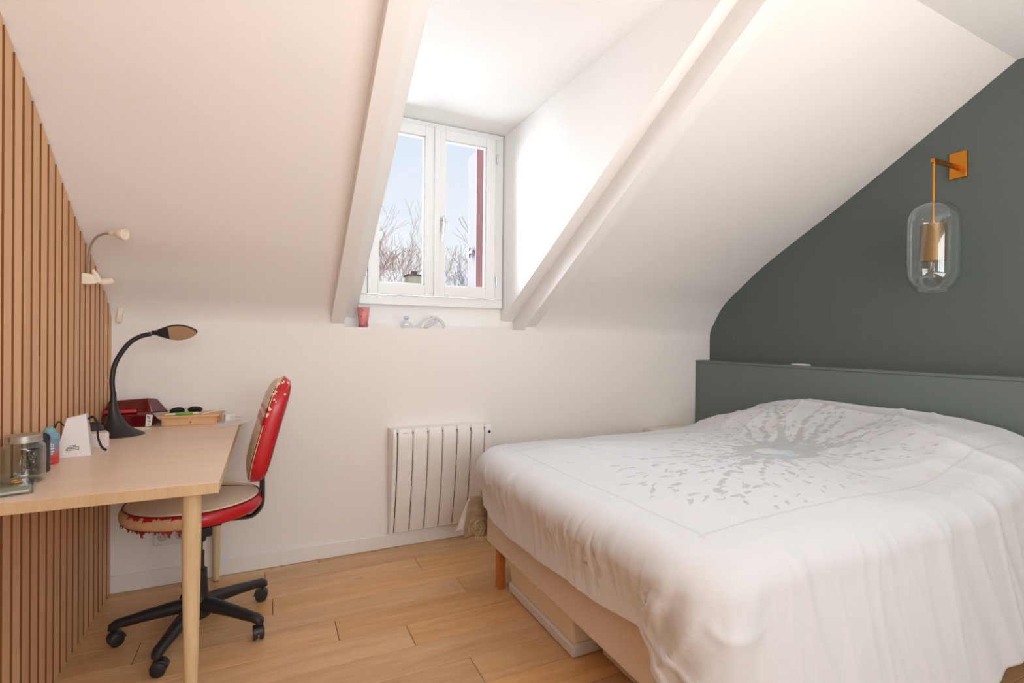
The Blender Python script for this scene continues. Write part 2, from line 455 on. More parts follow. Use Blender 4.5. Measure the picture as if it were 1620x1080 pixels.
def sash(x0, x1, gx0, gx1, nm):
    z0, z1 = 1.488, 2.553; g0, g1 = 1.556, 2.489; ya, yb = WY - .052, WY - .012
    mb = MB(); mb.box(x0, gx0, ya, yb, z0, z1); mb.box(gx1, x1, ya, yb, z0, z1); mb.box(gx0, gx1, ya, yb, z0, g0); mb.box(gx0, gx1, ya, yb, g1, z1)
    for a, b, c, d in ((gx0, gx0 + .008, g0, g1), (gx1 - .008, gx1, g0, g1), (gx0, gx1, g0, g0 + .008), (gx0, gx1, g1 - .008, g1)): mb.box(a, b, ya + .012, yb, c, d)
    s_ = mb.build('window_sash', M['white'], win, bevel=.003)
    mb = MB(); mb.box(gx0 + .004, gx1 - .004, WY - .028, WY - .024, g0 + .004, g1 - .004); mb.build('window_pane', M['pane'], s_)
    return s_


s1 = sash(1.203, 1.611, 1.262, 1.549, 'left'); s2 = sash(1.618, 2.030, 1.680, 1.965, 'right')
mb = MB(); mb.box(1.606, 1.642, WY - .064, WY - .052, 1.486, 2.556); mb.build('meeting_stile', M['white'], s2, bevel=.003)
mb = MB(); mb.box(1.648, 1.668, WY - .062, WY - .052, 1.90, 1.985)
mb.tube(spline([(1.658, WY - .062, 1.972), (1.660, WY - .095, 1.985), (1.661, WY - .10, 1.93), (1.652, WY - .092, 1.835)], 5), [.005] * 4 + [.007] * 12, 8)
mb.build('window_handle', M['chrome'], s2, smooth=True)
for x, z in ((2.040, 2.42), (2.040, 1.61), (1.193, 1.62), (1.193, 2.42)):
    mb = MB(); mb.lathe([(.006, -.03), (.006, -.001), (.004, 0), (.006, .001), (.006, .03)], 10, (x, WY - .05, z)); mb.build('hinge', M['chrome'], win, smooth=True)

# sill surface is the top of the wall; the shutter outside
sh = thing('window_shutter', (1.985, .33, 1.47), 'weathered red-brown wooden shutter folded open outside the right pane', 'shutter')
M['shut1'] = mat('shutter_lilac', srgb(84, 74, 88), .7, bump=.3, bscale=20, stretch=(8, 8, .3), var=.25, vscale=12)
M['shut2'] = mat('shutter_red', srgb(110, 66, 66), .6, bump=.3, bscale=20, stretch=(8, 8, .3), var=.3, vscale=12)
mb = MB(); mb.box(-.004, .022, .03, .20, 0, 1.075); mb.build('front_leaf', M['shut1'], sh, bevel=.004)
mb = MB(); mb.box(-.015, .075, 0, .028, .0, 1.095); mb.build('edge_board', M['shut2'], sh, bevel=.004)
mb = MB(); mb.box(-.03, -.004, .05, .16, .36, .375); mb.box(-.035, -.02, .10, .13, .33, .40); mb.build('shutter_latch', M['chrome'], sh)

# ---------------------------------------------------------------- outside: ground, trees, chimney
mb = MB(); mb.box(-60, 80, 2, 90, -8.2, -8); plane('ground', mb, mat('outside_ground', srgb(150, 140, 120), .9))


def tree(x, y, ztop, seed, m, label, spread=1.0):
    rnd = random.Random(seed); mb = MB(); H = ztop + 8

    def branch(p, d, L, r, lv):
        pts = [p]; q = p.copy(); dd = d.copy(); n = 5 if lv < 3 else 3
        for i in range(n):
            dd = (dd + Vector((rnd.uniform(-.22, .22), rnd.uniform(-.22, .22), rnd.uniform(-.05, .16)))).normalized(); q = q + dd * (L / n); pts.append(q.copy())
        mb.tube(pts, [max(.009, r * (1 - .5 * i / n)) for i in range(n + 1)], 3 if lv else 7)
        if lv >= 6: return
        for i in range(5 if lv == 0 else 3):
            a = rnd.uniform(0, 6.28); tl = rnd.uniform(.4, .85)
            nd = (dd + Vector((math.cos(a) * tl, math.sin(a) * tl, rnd.uniform(-.05, .3)))).normalized()
            branch(pts[-1 - (i % 2 if lv else 0)], nd, L * rnd.uniform(.62, .82), r * .5, lv + 1)
    branch(Vector((0, 0, 0)), Vector((0, 0, 1)), H * .36, .16, 0)
    zmax = sorted(v[2] for v in mb.v)[int(len(mb.v) * .93)]; k = H / zmax
    mb.v = [(v[0] * k * spread, v[1] * k * spread, v[2] * k) for v in mb.v]
    o = mb.build('bare_tree', m); o.location = (x, y, -8); return tag(o, label, 'tree', None)


M['bark'] = mat('grey_bark', srgb(150, 140, 158), .8)
M['bark2'] = mat('rusty_twigs', srgb(205, 150, 110), .8)
tree(4.9, 14.0, 4.9, 3, M['bark'], 'grey leafless tree outside the left window pane', 1.1)
tree(2.4, 24.0, 6.0, 5, M['bark2'], 'rust-coloured leafless tree outside the left window pane, lower left corner')
tree(10.6, 22.5, 5.3, 8, M['bark'], 'leafless tree seen low through the right window pane')
tree(7.6, 33.0, 8.4, 11, M['bark2'], 'distant leafless rusty tree hidden partly by the window centre')
chm = thing('chimney', (6.75, 20.5, -7.85), 'small pale chimney seen in the lower right of the left pane', 'chimney')
mb = MB(); mb.box(-.35, .35, -.35, .35, 0, 11.95); mb.build('stack', mat('chimney_render', srgb(225, 215, 190), .9, var=.1), chm)
mb = MB(); mb.box(-.40, .40, -.40, .40, 11.95, 12.02); mb.box(-.12, .12, -.12, .12, 12.02, 12.2); mb.build('chimney_cap', mat('chimney_cap', srgb(120, 90, 80), .9), chm)

# ---------------------------------------------------------------- headboard ledge, radiator, outlet, nightstand
hb = thing('headboard_ledge', (3.69, 0, 0), 'dark green boxed half-height ledge along the right wall behind the bed', 'headboard')
mb = MB(); mb.box(0, .149, -2.9, -.001, 0, 1.052); mb.build('front_panel', M['green2'], hb)
mb = MB(); mb.box(-.003, .149, -2.903, -.001, 1.053, 1.07); mb.build('ledge_top', M['green2'], hb, bevel=.002)

rd = thing('radiator', (1.30, -.002, .09), 'white electric radiator with vertical curved fins on the wall under the window', 'radiator')


def rad_y(z):   # depth of the front face over the height
    t = z / .61
    return -.118 + .085 * max(0, 1 - t) ** 1.8


def fin(x0, x1, nm='fin', zt=.612, zb=0.0):
    n = 14; vs = []
    for i in range(n + 1):
        z = zb + (zt - zb) * i / n; yy = rad_y(z)
        if i == n: yy += .012
        c = .006
        vs += [(x0, yy + .02, z), (x0, yy + c, z), (x0 + c, yy, z), (x1 - c, yy, z), (x1, yy + c, z), (x1, yy + .02, z)]
    fs = [(j * 6 + i, j * 6 + i + 1, (j + 1) * 6 + i + 1, (j + 1) * 6 + i) for j in range(n) for i in range(5)]
    fs += [(0, 1, 2, 3, 4, 5), tuple(n * 6 + i for i in range(6))]
    mb = MB(); mb.add(vs, fs); return mb.build(nm, M['radi'], rd, smooth=True)


fx = [(.003, .028)] + [(.034 + i * .0885, .034 + i * .0885 + .0835) for i in range(6)] + [(.565, .612)]
for a, b in fx: fin(a, b)
n = 14; vs = []
for i in range(n + 1):
    z = .006 + .604 * i / n; vs += [(0.001, 0, z), (0.001, rad_y(z) + .022, z), (.614, rad_y(z) + .022, z), (.614, 0, z)]
fs = [(j * 4 + i, j * 4 + (i + 1) % 4, (j + 1) * 4 + (i + 1) % 4, (j + 1) * 4 + i) for j in range(n) for i in range(4)] + [(0, 1, 2, 3), (n * 4, n * 4 + 1, n * 4 + 2, n * 4 + 3)]
mb = MB(); mb.add(vs, fs); mb.build('radiator_body', [M['radi']], rd)
for (a, b), (c, d) in zip(fx, fx[1:]):
    mb = MB()
    for i in range(13):
        za, zb = .01 + .045 * i, .01 + .045 * (i + 1)
        mb.quad((b - .001, rad_y(za) + .010, za), (c + .001, rad_y(za) + .010, za), (c + .001, rad_y(zb) + .010, zb), (b - .001, rad_y(zb) + .010, zb))
    mb.build('fin_gap_shade', M['gap'], rd)  # dark strips laid over the white body as shade between the fins
mb = MB(); mb.lathe([(.0095, 0), (.0095, .004), (.007, .006), (.001, .006)], 20, mtx=tr(.590, -.117, .565) @ rot('X', math.pi / 2)); mb.build('control_knob', mat('knob_grey', srgb(70, 72, 78), .3), rd, smooth=True)
mb = MB(); mb.box(.06, .085, -.119, -.1165, .590, .593); mb.build('maker_mark', mat('pale_print', srgb(190, 185, 180), .6), rd)

ol = thing('wall_socket', (.245, -.001, .24), 'white double wall socket above the baseboard, left below the desk', 'socket')
mb = MB(); mb.box(-.075, .075, -.011, 0, -.042, .042); mb.build('socket_plate', M['white'], ol, bevel=.004)
for i, cx in enumerate((-.036, .036)):
    mb = MB(); mb.lathe([(.021, 0), (.021, -.001), (.0225, -.004), (.024, -.004), (.024, 0)], 28, mtx=tr(cx, -.011, 0) @ rot('X', -math.pi / 2) @ Matrix.Scale(-1, 4, (0, 0, 1)), cap=False)
    mb.lathe([(.0225, .0005), (.0005, .0005)], 28, mtx=tr(cx, -.0112, 0) @ rot('X', math.pi / 2), cap=False)
    w_ = mb.build('socket_well', mat('socket_grey', srgb(205, 198, 190), .5), ol, smooth=True)
    mb = MB()
    for px, pz in ((-.009, 0), (.009, 0), (0, .010)): mb.lathe([(.0026, 0), (.0026, .001)], 10, mtx=tr(cx + px, -.0118, pz) @ rot('X', math.pi / 2))
    mb.build('pin_hole', M['gap'], w_)

ns = thing('nightstand', (3.18, -.002, 0), 'small off-white bedside cabinet in the corner behind the bed', 'nightstand')
M['cream'] = mat('cream_paint', srgb(228, 224, 206), .4)
mb = MB(); mb.box(0, .505, -.40, 0, .04, .553); mb.build('cabinet_body', M['cream'], ns, bevel=.002)
mb = MB(); mb.box(-.008, .508, -.41, 0, .553, .576); mb.build('cabinet_top', M['cream'], ns, bevel=.003)
for z in (.06, .31):
    mb = MB(); mb.box(-.012, 0, -.39, -.01, z, z + .235); d_ = mb.build('drawer', M['cream'], ns, bevel=.002)
    mb = MB(); mb.lathe([(.006, 0), (.006, .01), (.012, .016), (.008, .022)], 14, mtx=tr(-.012, -.2, z + .12) @ rot('Y', -math.pi / 2)); mb.build('knob', M['chrome'], d_, smooth=True)
for x, y in ((.01, -.37), (.46, -.37), (.01, -.04), (.46, -.04)):
    mb = MB(); mb.box(x, x + .03, y, y + .03, 0, .041); mb.build('foot', M['cream'], ns)

# small white sensor on the ledge
o = MB(); o.lathe([(.0, 0), (.062, 0), (.066, .004), (.055, .009), (.03, .011), (.0, .0115)], 28, mtx=Matrix.Diagonal((.5, 1, 1, 1)), cap=False)
o = o.build('tray_dish', mat('white_porcelain', (.82, .80, .78, 1), .3), smooth=True); o.location = (3.728, -.85, 1.0705); o.name = 'small_dish'
tag(o, 'small flat white oval dish on top of the green headboard ledge', 'dish')

# ---------------------------------------------------------------- wall lamp
wlp = thing('wall_lamp', (3.838, -1.615, 2.125), 'brass wall lamp with a long clear glass globe on the green wall', 'lamp')
mb = MB(); mb.box(-.014, 0, -.036, .036, -.066, .066); mb.build('wall_plate', M['brass'], wlp, bevel=.001)
mb = MB(); mb.box(-.247, -.014, -.009, .009, -.022, -.003); mb.build('arm', M['brass'], wlp, bevel=.001)
gx = -.192 - .0; gx = -.235 + .045
gx = -.192
mb = MB(); mb.lathe([(.0055, -.215), (.0055, -.022)], 14, (-.232, 0, 0)); mb.build('drop_rod', M['brass'], wlp, smooth=True)
gx = -.232
zt, zb = -.213, -.655; R = .108
pr = [(.006, zt), (.03, zt - .002), (.06, zt - .012), (.088, zt - .036), (.103, zt - .07), (R, zt - .12), (R, zb + .12), (.103, zb + .07), (.088, zb + .035), (.07, zb + .014), (.064, zb + .002), (.058, zb)]
pr2 = [(r, 0 + z) for r, z in pr]
mb = MB(); q = spline([(r, 0, z) for r, z in pr2], 4); mb.lathe([(p.x, p.z) for p in q], 48, (gx, 0, 0), cap=False)
g_ = mb.build('glass_globe', M['glass'], wlp, smooth=True)
so_ = g_.modifiers.new('solid', 'SOLIDIFY'); so_.thickness = .003
mb = MB(); mb.lathe([(.0055, -.31), (.0055, -.213)], 12, (gx, 0, 0)); mb.lathe([(.012, -.37), (.012, -.31)], 16, (gx, 0, 0)); mb.build('lamp_holder', M['brass'], wlp, smooth=True)
mb = MB(); mb.lathe([(.052, -.505), (.052, -.325), (.05, -.325), (.05, -.505), (.052, -.505)], 36, (gx, 0, 0), cap=False)
mb.lathe([(.052, -.325), (.006, -.322)], 36, (gx, 0, 0), cap=False)
mb.build('inner_shade', mat('perforated_brass', srgb(150, 122, 84), .45, .8), wlp, smooth=True)
mb = MB(); mb.lathe([(.0, -.60), (.012, -.598), (.02, -.58), (.02, -.505), (.014, -.47)], 16, (gx, 0, 0), cap=False); mb.build('bulb', M['glass'], wlp, smooth=True)

# ---------------------------------------------------------------- desk
ZD = .805
dk = thing('desk', (0, 0, 0), 'light beech desk standing against the slatted wall', 'desk')
mb = MB(); mb.box(.003, .547, -1.313, -.004, ZD - .032, ZD); dt = mb.build('desktop', [M['desk'], M['deskedge']], dk, bevel=.0015)
for p in dt.data.polygons:
    if abs(p.normal.z) < .5: p.material_index = 1
for x, y, r0 in ((.472, -1.235, .0245), (.441, -.062, .0225)):
    mb = MB(); mb.lathe([(.0135, .004), (.0145, .02), (.0205, .35), (r0, .60), (r0, ZD - .032)], 28, (x, y, 0)); lg = mb.build('leg', M['ash'], dk, smooth=True)
    mb = MB(); mb.lathe([(.012, 0), (.0125, .004), (.0135, .006)], 20, (x, y, 0)); mb.build('foot_pad', M['black'], lg)
mb = MB(); mb.box(.003, .03, -.75, -.05, ZD - .075, ZD - .032); mb.build('wall_batten', M['ash'], dk)

# ---------------------------------------------------------------- swivel chair
ang = math.radians(10)
ch = thing('swivel_chair', (.416, -.525, 0), 'old red and cream swivel chair with peeling vinyl, pushed under the desk', 'chair')
M['red'] = mat('red_vinyl', srgb(190, 20, 32), .38, coat=.15, bump=.15, bscale=15)
M['tan'] = mat('tan_backing', srgb(214, 176, 132), .8, bump=.3, bscale=50, var=.15, vscale=20)
M['creamv'] = mat('cream_vinyl', srgb(232, 214, 190), .45, bump=.2, bscale=12, var=.06, vscale=8)
M['piping'] = mat('dark_red_piping', srgb(110, 18, 24), .4)
M['frayed'] = mat('frayed_vinyl', srgb(140, 40, 34), .6, var=.3, vscale=60)
hub = MB(); hub.lathe([(.0, .06), (.042, .062), (.048, .08), (.048, .125), (.036, .145), (.032, .20), (.030, .255), (.0, .256)], 28, cap=False); hub.build('base_hub', M['black'], ch, smooth=True)
mb = MB(); mb.lathe([(.020, .255), (.020, .33), (.014, .331), (.014, .44)], 24); mb.build('gas_column', M['blackm'], ch, smooth=True)
mb = MB(); mb.lathe([(.026, .37), (.026, .40), (.03, .44)], 24); mb.box(-.085, .085, -.05, .05, .438, .462); mb.box(-.02, .05, -.05, .05, .40, .44); mb.build('seat_plate', M['black'], ch, bevel=.006)
for k_ in range(5):
    a = math.radians(178 + 72 * k_); ca_, sa_ = math.cos(a), math.sin(a)
    P = lambda r, z, s=0: (r * ca_ - s * sa_, r * sa_ + s * ca_, z)
    mb = MB(); mb.tube([P(.02, .115), P(.08, .112), P(.17, .102), P(.25, .090), P(.278, .086), P(.292, .078), P(.296, .066)], [.034, .031, .026, .022, .0215, .019, .014], 12, (.85, 1)); lg = mb.build('leg', M['black'], ch, smooth=True)
    # caster: fork hood and two wheels
    ta = a + random.choice((-1, 1)) * random.uniform(.5, 1.3); cx, cy = .285 * ca_, .285 * sa_
    mtx = tr(cx, cy, 0) @ rot('Z', ta)
    mb = MB(); mb.lathe([(.007, .05), (.007, .08)], 10, mtx=mtx)
    nn = 14; pl = [(.029 * math.cos(math.pi * i / nn) - .006, .030 + .0285 * math.sin(math.pi * i / nn)) for i in range(nn + 1)]
    mb.prism(pl, -.019, .019, mtx @ rot('X', math.pi / 2)); cf = mb.build('caster_hood', M['black'], lg, bevel=.003)
    for s_ in (-1, 1):
        mb = MB(); mb.lathe([(.0, -.010), (.018, -.010), (.0245, -.007), (.0255, 0), (.0245, .006), (.0, .007)], 24, mtx=mtx @ tr(-.004, .0125 * s_, .026) @ rot('X', math.pi / 2)); mb.build('wheel', M['black'], cf, smooth=True)
# seat cushion
ct = (math.cos(ang), math.sin(ang))
SZ0, SZ1 = .493, .555


def seat_ring(rr, zz, n=72, wob=0, sd=1):
    rnd = random.Random(sd); return [(rr * math.cos(2 * math.pi * i / n) * 1.02, rr * math.sin(2 * math.pi * i / n), zz + rnd.uniform(-wob, wob)) for i in range(n)]


n = 288
prof = [(.236, SZ0 + .006), (.245, SZ0 + .018), (.247, SZ0 + .034), (.242, SZ0 + .049), (.233, SZ1 - .004)]
pf = spline([(r, 0, z) for r, z in prof], 5); rings = [seat_ring(p.x, p.z, n) for p in pf]; rnd = random.Random(31); wig = [rnd.uniform(-1, 1) for _ in range(400)]
mb = MB(); vs = [v for r in rings for v in r]; fs = [(j * n + i, j * n + (i + 1) % n, (j + 1) * n + (i + 1) % n, (j + 1) * n + i) for j in range(len(rings) - 1) for i in range(n)]
mb.add(vs, fs); sb = mb.build('seat_side', [M['red'], M['tan']], ch, smooth=True)
# peeled vinyl on the side of the seat that faces left and forward
for p in sb.data.polygons:
    c = p.center; a = math.degrees(math.atan2(c.y, c.x)) % 360
    j = p.index // n
    w1 = wig[int(a) % 400] * .5 + wig[int(a / 3.0) % 400]; w2 = wig[(j * 7) % 400] * 6 + wig[(j * 3 + 5) % 400] * 3
    lim = 276 + w2; ztop = SZ0 + .050 + .006 * w1 + (.02 if a < 215 else 0); zbot = SZ0 + .008 + .003 * wig[int(a / 2) % 400]
    if 120 < a < lim and zbot < c.z < ztop: p.material_index = 1
mb = MB(); top = [(.233, SZ1 - .004), (.226, SZ1 + .004), (.19, SZ1 + .010), (.10, SZ1 + .014), (.0, SZ1 + .015)]
mb.lathe([(r, z) for r, z in top], n, cap=False, mtx=Matrix.Diagonal((1.02, 1, 1, 1))); mb.build('seat_top', M['creamv'], sb, smooth=True)
mb = MB(); mb.lathe([(.236, SZ0 + .008), (.0, SZ0)], n, cap=False, mtx=Matrix.Diagonal((1.02, 1, 1, 1))); mb.build('seat_underside', M['black'], sb)
mb = MB(); mb.tube([(.2345 * 1.02 * math.cos(2 * math.pi * i / 80), .2345 * math.sin(2 * math.pi * i / 80), SZ1 - .002) for i in range(81)], .0028, 6)
mb.tube([(-.226 + .45 * i / 24, .055 + .05 * math.cos(i / 24 * math.pi - 1.57) + 0, SZ1 + .0145 - .011 * abs(2 * i / 24 - 1) ** 3) for i in range(25)], .002, 6)
mb.build('seam_piping', M['piping'], sb, smooth=True)
# ragged hanging scraps
mb = MB(); rnd = random.Random(4)
for i in range(58):
    a = math.radians(128 + i * 2.5 + rnd.uniform(-1, 1)); r = .238; wd = rnd.uniform(.010, .022); L_ = rnd.choice([.003, .005, .007, .009, .014]) if rnd.random() > .12 else .026
    if i in (19, 20): L_ = .05 - .02 * (i - 19)
    wd *= 1.4
    z = SZ0 + .012
    p = [(-wd / 2, 0), (wd / 2, 0), (wd * .42, -L_ * .45), (wd * .16, -L_ * .6), (wd * .22, -L_), (-wd * .12, -L_ * .97), (-wd * .18, -L_ * .5), (-wd * .45, -L_ * .4)]
    ca_, sa_ = math.cos(a), math.sin(a); vs = []
    for d_ in (0, .0016):
        for u, v in p: vs.append(((r + d_ - v * .1) * ca_ * 1.02 - u * sa_, (r + d_ - v * .1) * sa_ + u * ca_, z + v))
    m_ = len(p); mb.add(vs, [tuple(range(m_)), tuple(range(m_, 2 * m_))[::-1]] + [(q, (q + 1) % m_, m_ + (q + 1) % m_, m_ + q) for q in range(m_)])
mb.build('torn_fringe', M['frayed'], sb)
# backrest: padded shell, front towards the desk
BA = Matrix.Translation((0, 0, 0)) @ rot('Z', math.radians(3.5))


def bx(z):   # offset of the middle of the backrest over height
    t = (z - .60) / .44
    return .218 + .095 * t + .02 * t * t


nz, na = 26, 36
vs = []; cen = []
for j in range(nz + 1):
    t = j / nz; z = .600 + .445 * t
    wv = .165 * (1 - abs(2 * t - 1) ** 4.5) ** .5 * (1.0 - .08 * t) + .012   # half width
    th = .040 * (1 - abs(2 * t - 1) ** 6) ** .5 + .004   # half thickness
    for i in range(na):
        a = 2 * math.pi * i / na; ca_, sa_ = math.cos(a), math.sin(a)
        xx = math.copysign(abs(ca_) ** .5, ca_) * th; yy = math.copysign(abs(sa_) ** .5, sa_) * wv
        vs.append((bx(z) + xx - .06 * (yy * yy) / .165 + .0, yy, z + (.012 * (1 if xx < 0 else -1) * 0)))
fs = [(j * na + i, j * na + (i + 1) % na, (j + 1) * na + (i + 1) % na, (j + 1) * na + i) for j in range(nz) for i in range(na)] + [tuple(range(na))[::-1], tuple(nz * na + i for i in range(na))]
mb = MB(); mb.add(vs, fs, BA); br = mb.build('backrest', [M['red'], M['creamv']], ch, smooth=True)
inv = BA.inverted(); rnd = random.Random(9)
for p in br.data.polygons:
    c = inv @ Vector(p.center); i = p.index % na if p.index < nz * na else -1; z = c.z
    if i < 0: continue
    a = 360 * (i + .5) / na
    if 104 < a < 246:
        p.material_index = 1
        if .865 < z < .885 or .905 < z < .93 : p.material_index = 0
    if 256 <= a < 286 and .90 < z < 1.03 and rnd.random() < .0: p.material_index = 1
# piping lines front and back edge, and worn flakes
for sgn, nm in ((1, 'back_piping'), (-1, 'front_piping')):
    pts = []
    for j in range(2, nz - 1):
        i = (na * 3 // 4 + (4 if sgn > 0 else -3)) % na; pts.append(BA @ (Vector(vs[j * na + i]) * 1.0 + Vector((0, -.001, 0))))
    mb = MB(); mb.tube(pts, .0022, 6); mb.build(nm, M['piping'], br, smooth=True)
mb = MB()
for q in range(26):
    j = rnd.choice([17, 18, 19, 20, 21, 22, 22, 23, 23, 24, 24, 24]) ; i = (na * 3 // 4 + rnd.choice([-3, -2, -2, -1, 0, 1] if j > 21 else [-2, -2, -1])) % na
    c = (Vector(vs[j * na + i]) + Vector(vs[(j + 1) * na + i + 0])) / 2; 
    sx = rnd.uniform(.003, .008); sz = rnd.uniform(.004, .010)
    c = Vector(vs[j * na + i]).lerp(Vector(vs[(j + 1) * na + (i + 1) % na]), rnd.random())
    loop = [(c.x + sx * math.cos(t) * rnd.uniform(.5, 1), c.y - .0012, c.z + sz * math.sin(t) * rnd.uniform(.5, 1)) for t in [k * math.pi / 4 for k in range(8)]]
    mb.add(loop + [(x, y + .004, z) for x, y, z in loop], [tuple(range(8)), tuple(range(8, 16))[::-1]] + [(k, (k + 1) % 8, 8 + (k + 1) % 8, 8 + k) for k in range(8)], BA)
mb.build('peeled_flakes', M['creamv'], br)
mb = MB()
for s_ in (-.035, .035):
    pts = spline([(.05, s_, .462), (.17, s_, .455), (.215, s_, .460), (.245, s_, .495), (.250, s_, .56), (.248, s_, .66)], 7)
    mb.tube([BA @ p for p in pts], .0095, 10, (1, 1.3))
mb.build('back_bracket', M['blackm'], ch, smooth=True)

for o in ch.children:
    if o.name.split('.')[0] in ('seat_side', 'backrest', 'back_bracket'): o.location.x = -.016
# ---------------------------------------------------------------- things on the desk
# jar
jr = thing('glass_jar', (.053, -1.105, ZD), 'large clear glass jar with metal screw lid at the near end of the desk', 'jar')
q = spline([(.024, 0, .003), (.041, 0, .002), (.047, 0, .012), (.048, 0, .04), (.048, 0, .088), (.046, 0, .103), (.0385, 0, .113), (.0375, 0, .122)], 4)
mb = MB(); n = 48; vs = []
for p in q:
    for i in range(n):
        a = 2 * math.pi * i / n; k = 1 + .05 * (abs(math.cos(2 * a)) ** 3 if .02 < p.z < .1 else 0) * -1
        vs.append((p.x * k * math.cos(a), p.x * k * math.sin(a), p.z))
fs = [(j * n + i, j * n + (i + 1) % n, (j + 1) * n + (i + 1) % n, (j + 1) * n + i) for j in range(len(q) - 1) for i in range(n)] + [tuple(range(n))]
mb.add(vs, fs); jb = mb.build('jar_body', glass('jar_glass', (.90, .92, .90, 1), .05, 1.5), jr, smooth=True); md = jb.modifiers.new('solid', 'SOLIDIFY'); md.thickness = .004
mb = MB(); mb.lathe([(.0, .1335), (.030, .1335), (.032, .1345), (.0385, .135), (.040, .1335), (.040, .119), (.0412, .118), (.0412, .1155), (.038, .1155), (.038, .130), (.0, .130)], 48, cap=False); mb.build('jar_lid', mat('galvanised_lid', srgb(190, 188, 182), .3, .85), jr, smooth=True)
# raised moulding on the glass, a garland without wording
mb = MB(); rnd = random.Random(2)
for i in range(26):
    a = -1.25 + rnd.uniform(-.45, .45); z = rnd.uniform(.03, .085)
    mb.tube(spline([(.0488 * math.cos(a + d), .0488 * math.sin(a + d), z + e) for d, e in ((0, 0), (.06, .006), (.11, -.003), (.05, -.007))], 4), .0012, 5)
mb.build('embossing', M['glass'], jb, smooth=True)
# little tray box in front of the jar
ty = thing('plastic_case', (.058, -1.215, ZD), 'clear plastic case with trinkets at the near end of the desk', 'case', .25)
mb = MB(); mb.box(-.052, .052, -.045, .045, 0, .004); mb.box(-.052, .052, -.045, -.042, .004, .022); mb.box(-.052, .052, .042, .045, .004, .022); mb.box(-.052, -.049, -.042, .042, .004, .022); mb.box(.049, .052, -.042, .042, .004, .022)
mb.build('case_body', M['plas'], ty, bevel=.001)
mb = MB(); mb.box(-.044, .044, -.038, .038, .0045, .011); mb.build('insert', mat('pale_green_insert', srgb(190, 200, 175), .5), ty, bevel=.002)
mb = MB(); mb.box(-.053, .053, -.046, .046, .0222, .0245); mb.build('case_lid', M['plas'], ty, bevel=.001)
rg = thing('gold_ring', (.072, -1.205, ZD + .0246), 'small gold ring lying on the clear plastic case', 'ring')
mb = MB(); mb.tube([(.012 * math.cos(t * .2618), .012 * math.sin(t * .2618), .0022) for t in range(25)], .0018, 8); mb.build('band', mat('gold', srgb(214, 170, 90), .25, 1), rg, smooth=True)
mb = MB(); mb.lathe([(.0, .0), (.004, .002), (.003, .005), (.0, .006)], 10, (.012, 0, .002), cap=False); mb.build('stone', M['chrome'], rg, smooth=True)
pdn = thing('silver_pendant', (.040, -1.235, ZD + .0246), 'tiny silver pendant stand on the clear plastic case', 'pendant')
mb = MB(); mb.lathe([(.007, 0), (.006, .002), (.0012, .003), (.0012, .022), (.0005, .023)], 12); mb.tube([(-.009, 0, .021), (0, 0, .0225), (.009, 0, .021)], .0013, 6); mb.build('pendant_bar', M['chrome'], pdn, smooth=True)
# dark bottle
db = thing('dark_tumbler', (.046, -.980, ZD), 'dark grey cylindrical tumbler standing between the jar and the red bottle', 'tumbler')
mb = MB(); mb.lathe([(.0, 0), (.024, 0), (.027, .004), (.027, .105), (.024, .112), (.0, .112)], 32, cap=False); mb.build('tumbler_body', mat('slate_plastic', srgb(52, 58, 66), .4), db, smooth=True)
mb = MB(); mb.tube(spline([(.014, -.020, .108), (.022, -.028, .12), (.030, -.024, .112), (.028, -.014, .10)], 5), .003, 6); mb.build('strap', M['black'], db, smooth=True)
# kids bottle, teal over coral
bo = thing('water_bottle', (.036, -.862, ZD), 'small water bottle with teal top fading to coral red bottom', 'bottle')
m_ = bpy.data.materials.new('teal_to_coral'); m_.use_nodes = True; N = m_.node_tree.nodes; L = m_.node_tree.links
t_ = N.new('ShaderNodeTexCoord'); sx_ = N.new('ShaderNodeSeparateXYZ'); r_ = N.new('ShaderNodeValToRGB'); mr_ = N.new('ShaderNodeMapRange'); mr_.inputs['From Max'].default_value = .08
L.new(t_.outputs['Object'], sx_.inputs[0]); L.new(sx_.outputs['Z'], mr_.inputs[0]); L.new(mr_.outputs[0], r_.inputs[0]); L.new(r_.outputs[0], N['Principled BSDF'].inputs['Base Color']); N['Principled BSDF'].inputs['Roughness'].default_value = .3
r_.color_ramp.elements[0].position = .25; r_.color_ramp.elements[0].color = srgb(214, 62, 60); r_.color_ramp.elements[1].position = .75; r_.color_ramp.elements[1].color = srgb(120, 150, 165)
mb = MB(); mb.lathe([(.0, 0), (.022, 0), (.0245, .004), (.0245, .012), (.0235, .014), (.0245, .016), (.0245, .075), (.022, .08), (.0, .08)], 32, cap=False); mb.build('bottle_body', m_, bo, smooth=True)
mb = MB(); mb.lathe([(.022, .078), (.026, .08), (.026, .092), (.019, .097), (.0165, .099), (.0165, .104), (.014, .112), (.008, .117), (.0, .118)], 32, cap=False); mb.build('bottle_cap', mat('teal_plastic', srgb(122, 168, 184), .45), bo, smooth=True)
mb = MB()     # white crown and two short bars printed on the side
for k_, (u, z, w2, h2) in enumerate([(0, .050, .016, .004), (-.006, .056, .003, .009), (0, .057, .003, .012), (.006, .056, .003, .009), (0, .040, .014, .0045), (0, .033, .011, .0035)]):
    for s_ in range(4):
        a0 = -1.15 + (u - w2 / 2 + w2 * s_ / 4) / .0248; a1 = -1.15 + (u - w2 / 2 + w2 * (s_ + 1) / 4) / .0248; r = .0249
        mb.quad((r * math.cos(a0), r * math.sin(a0), z), (r * math.cos(a1), r * math.sin(a1), z), (r * math.cos(a1), r * math.sin(a1), z + h2), (r * math.cos(a0), r * math.sin(a0), z + h2))
mb.build('crown_print', mat('print_white', (.85, .85, .85, 1), .5), bo)
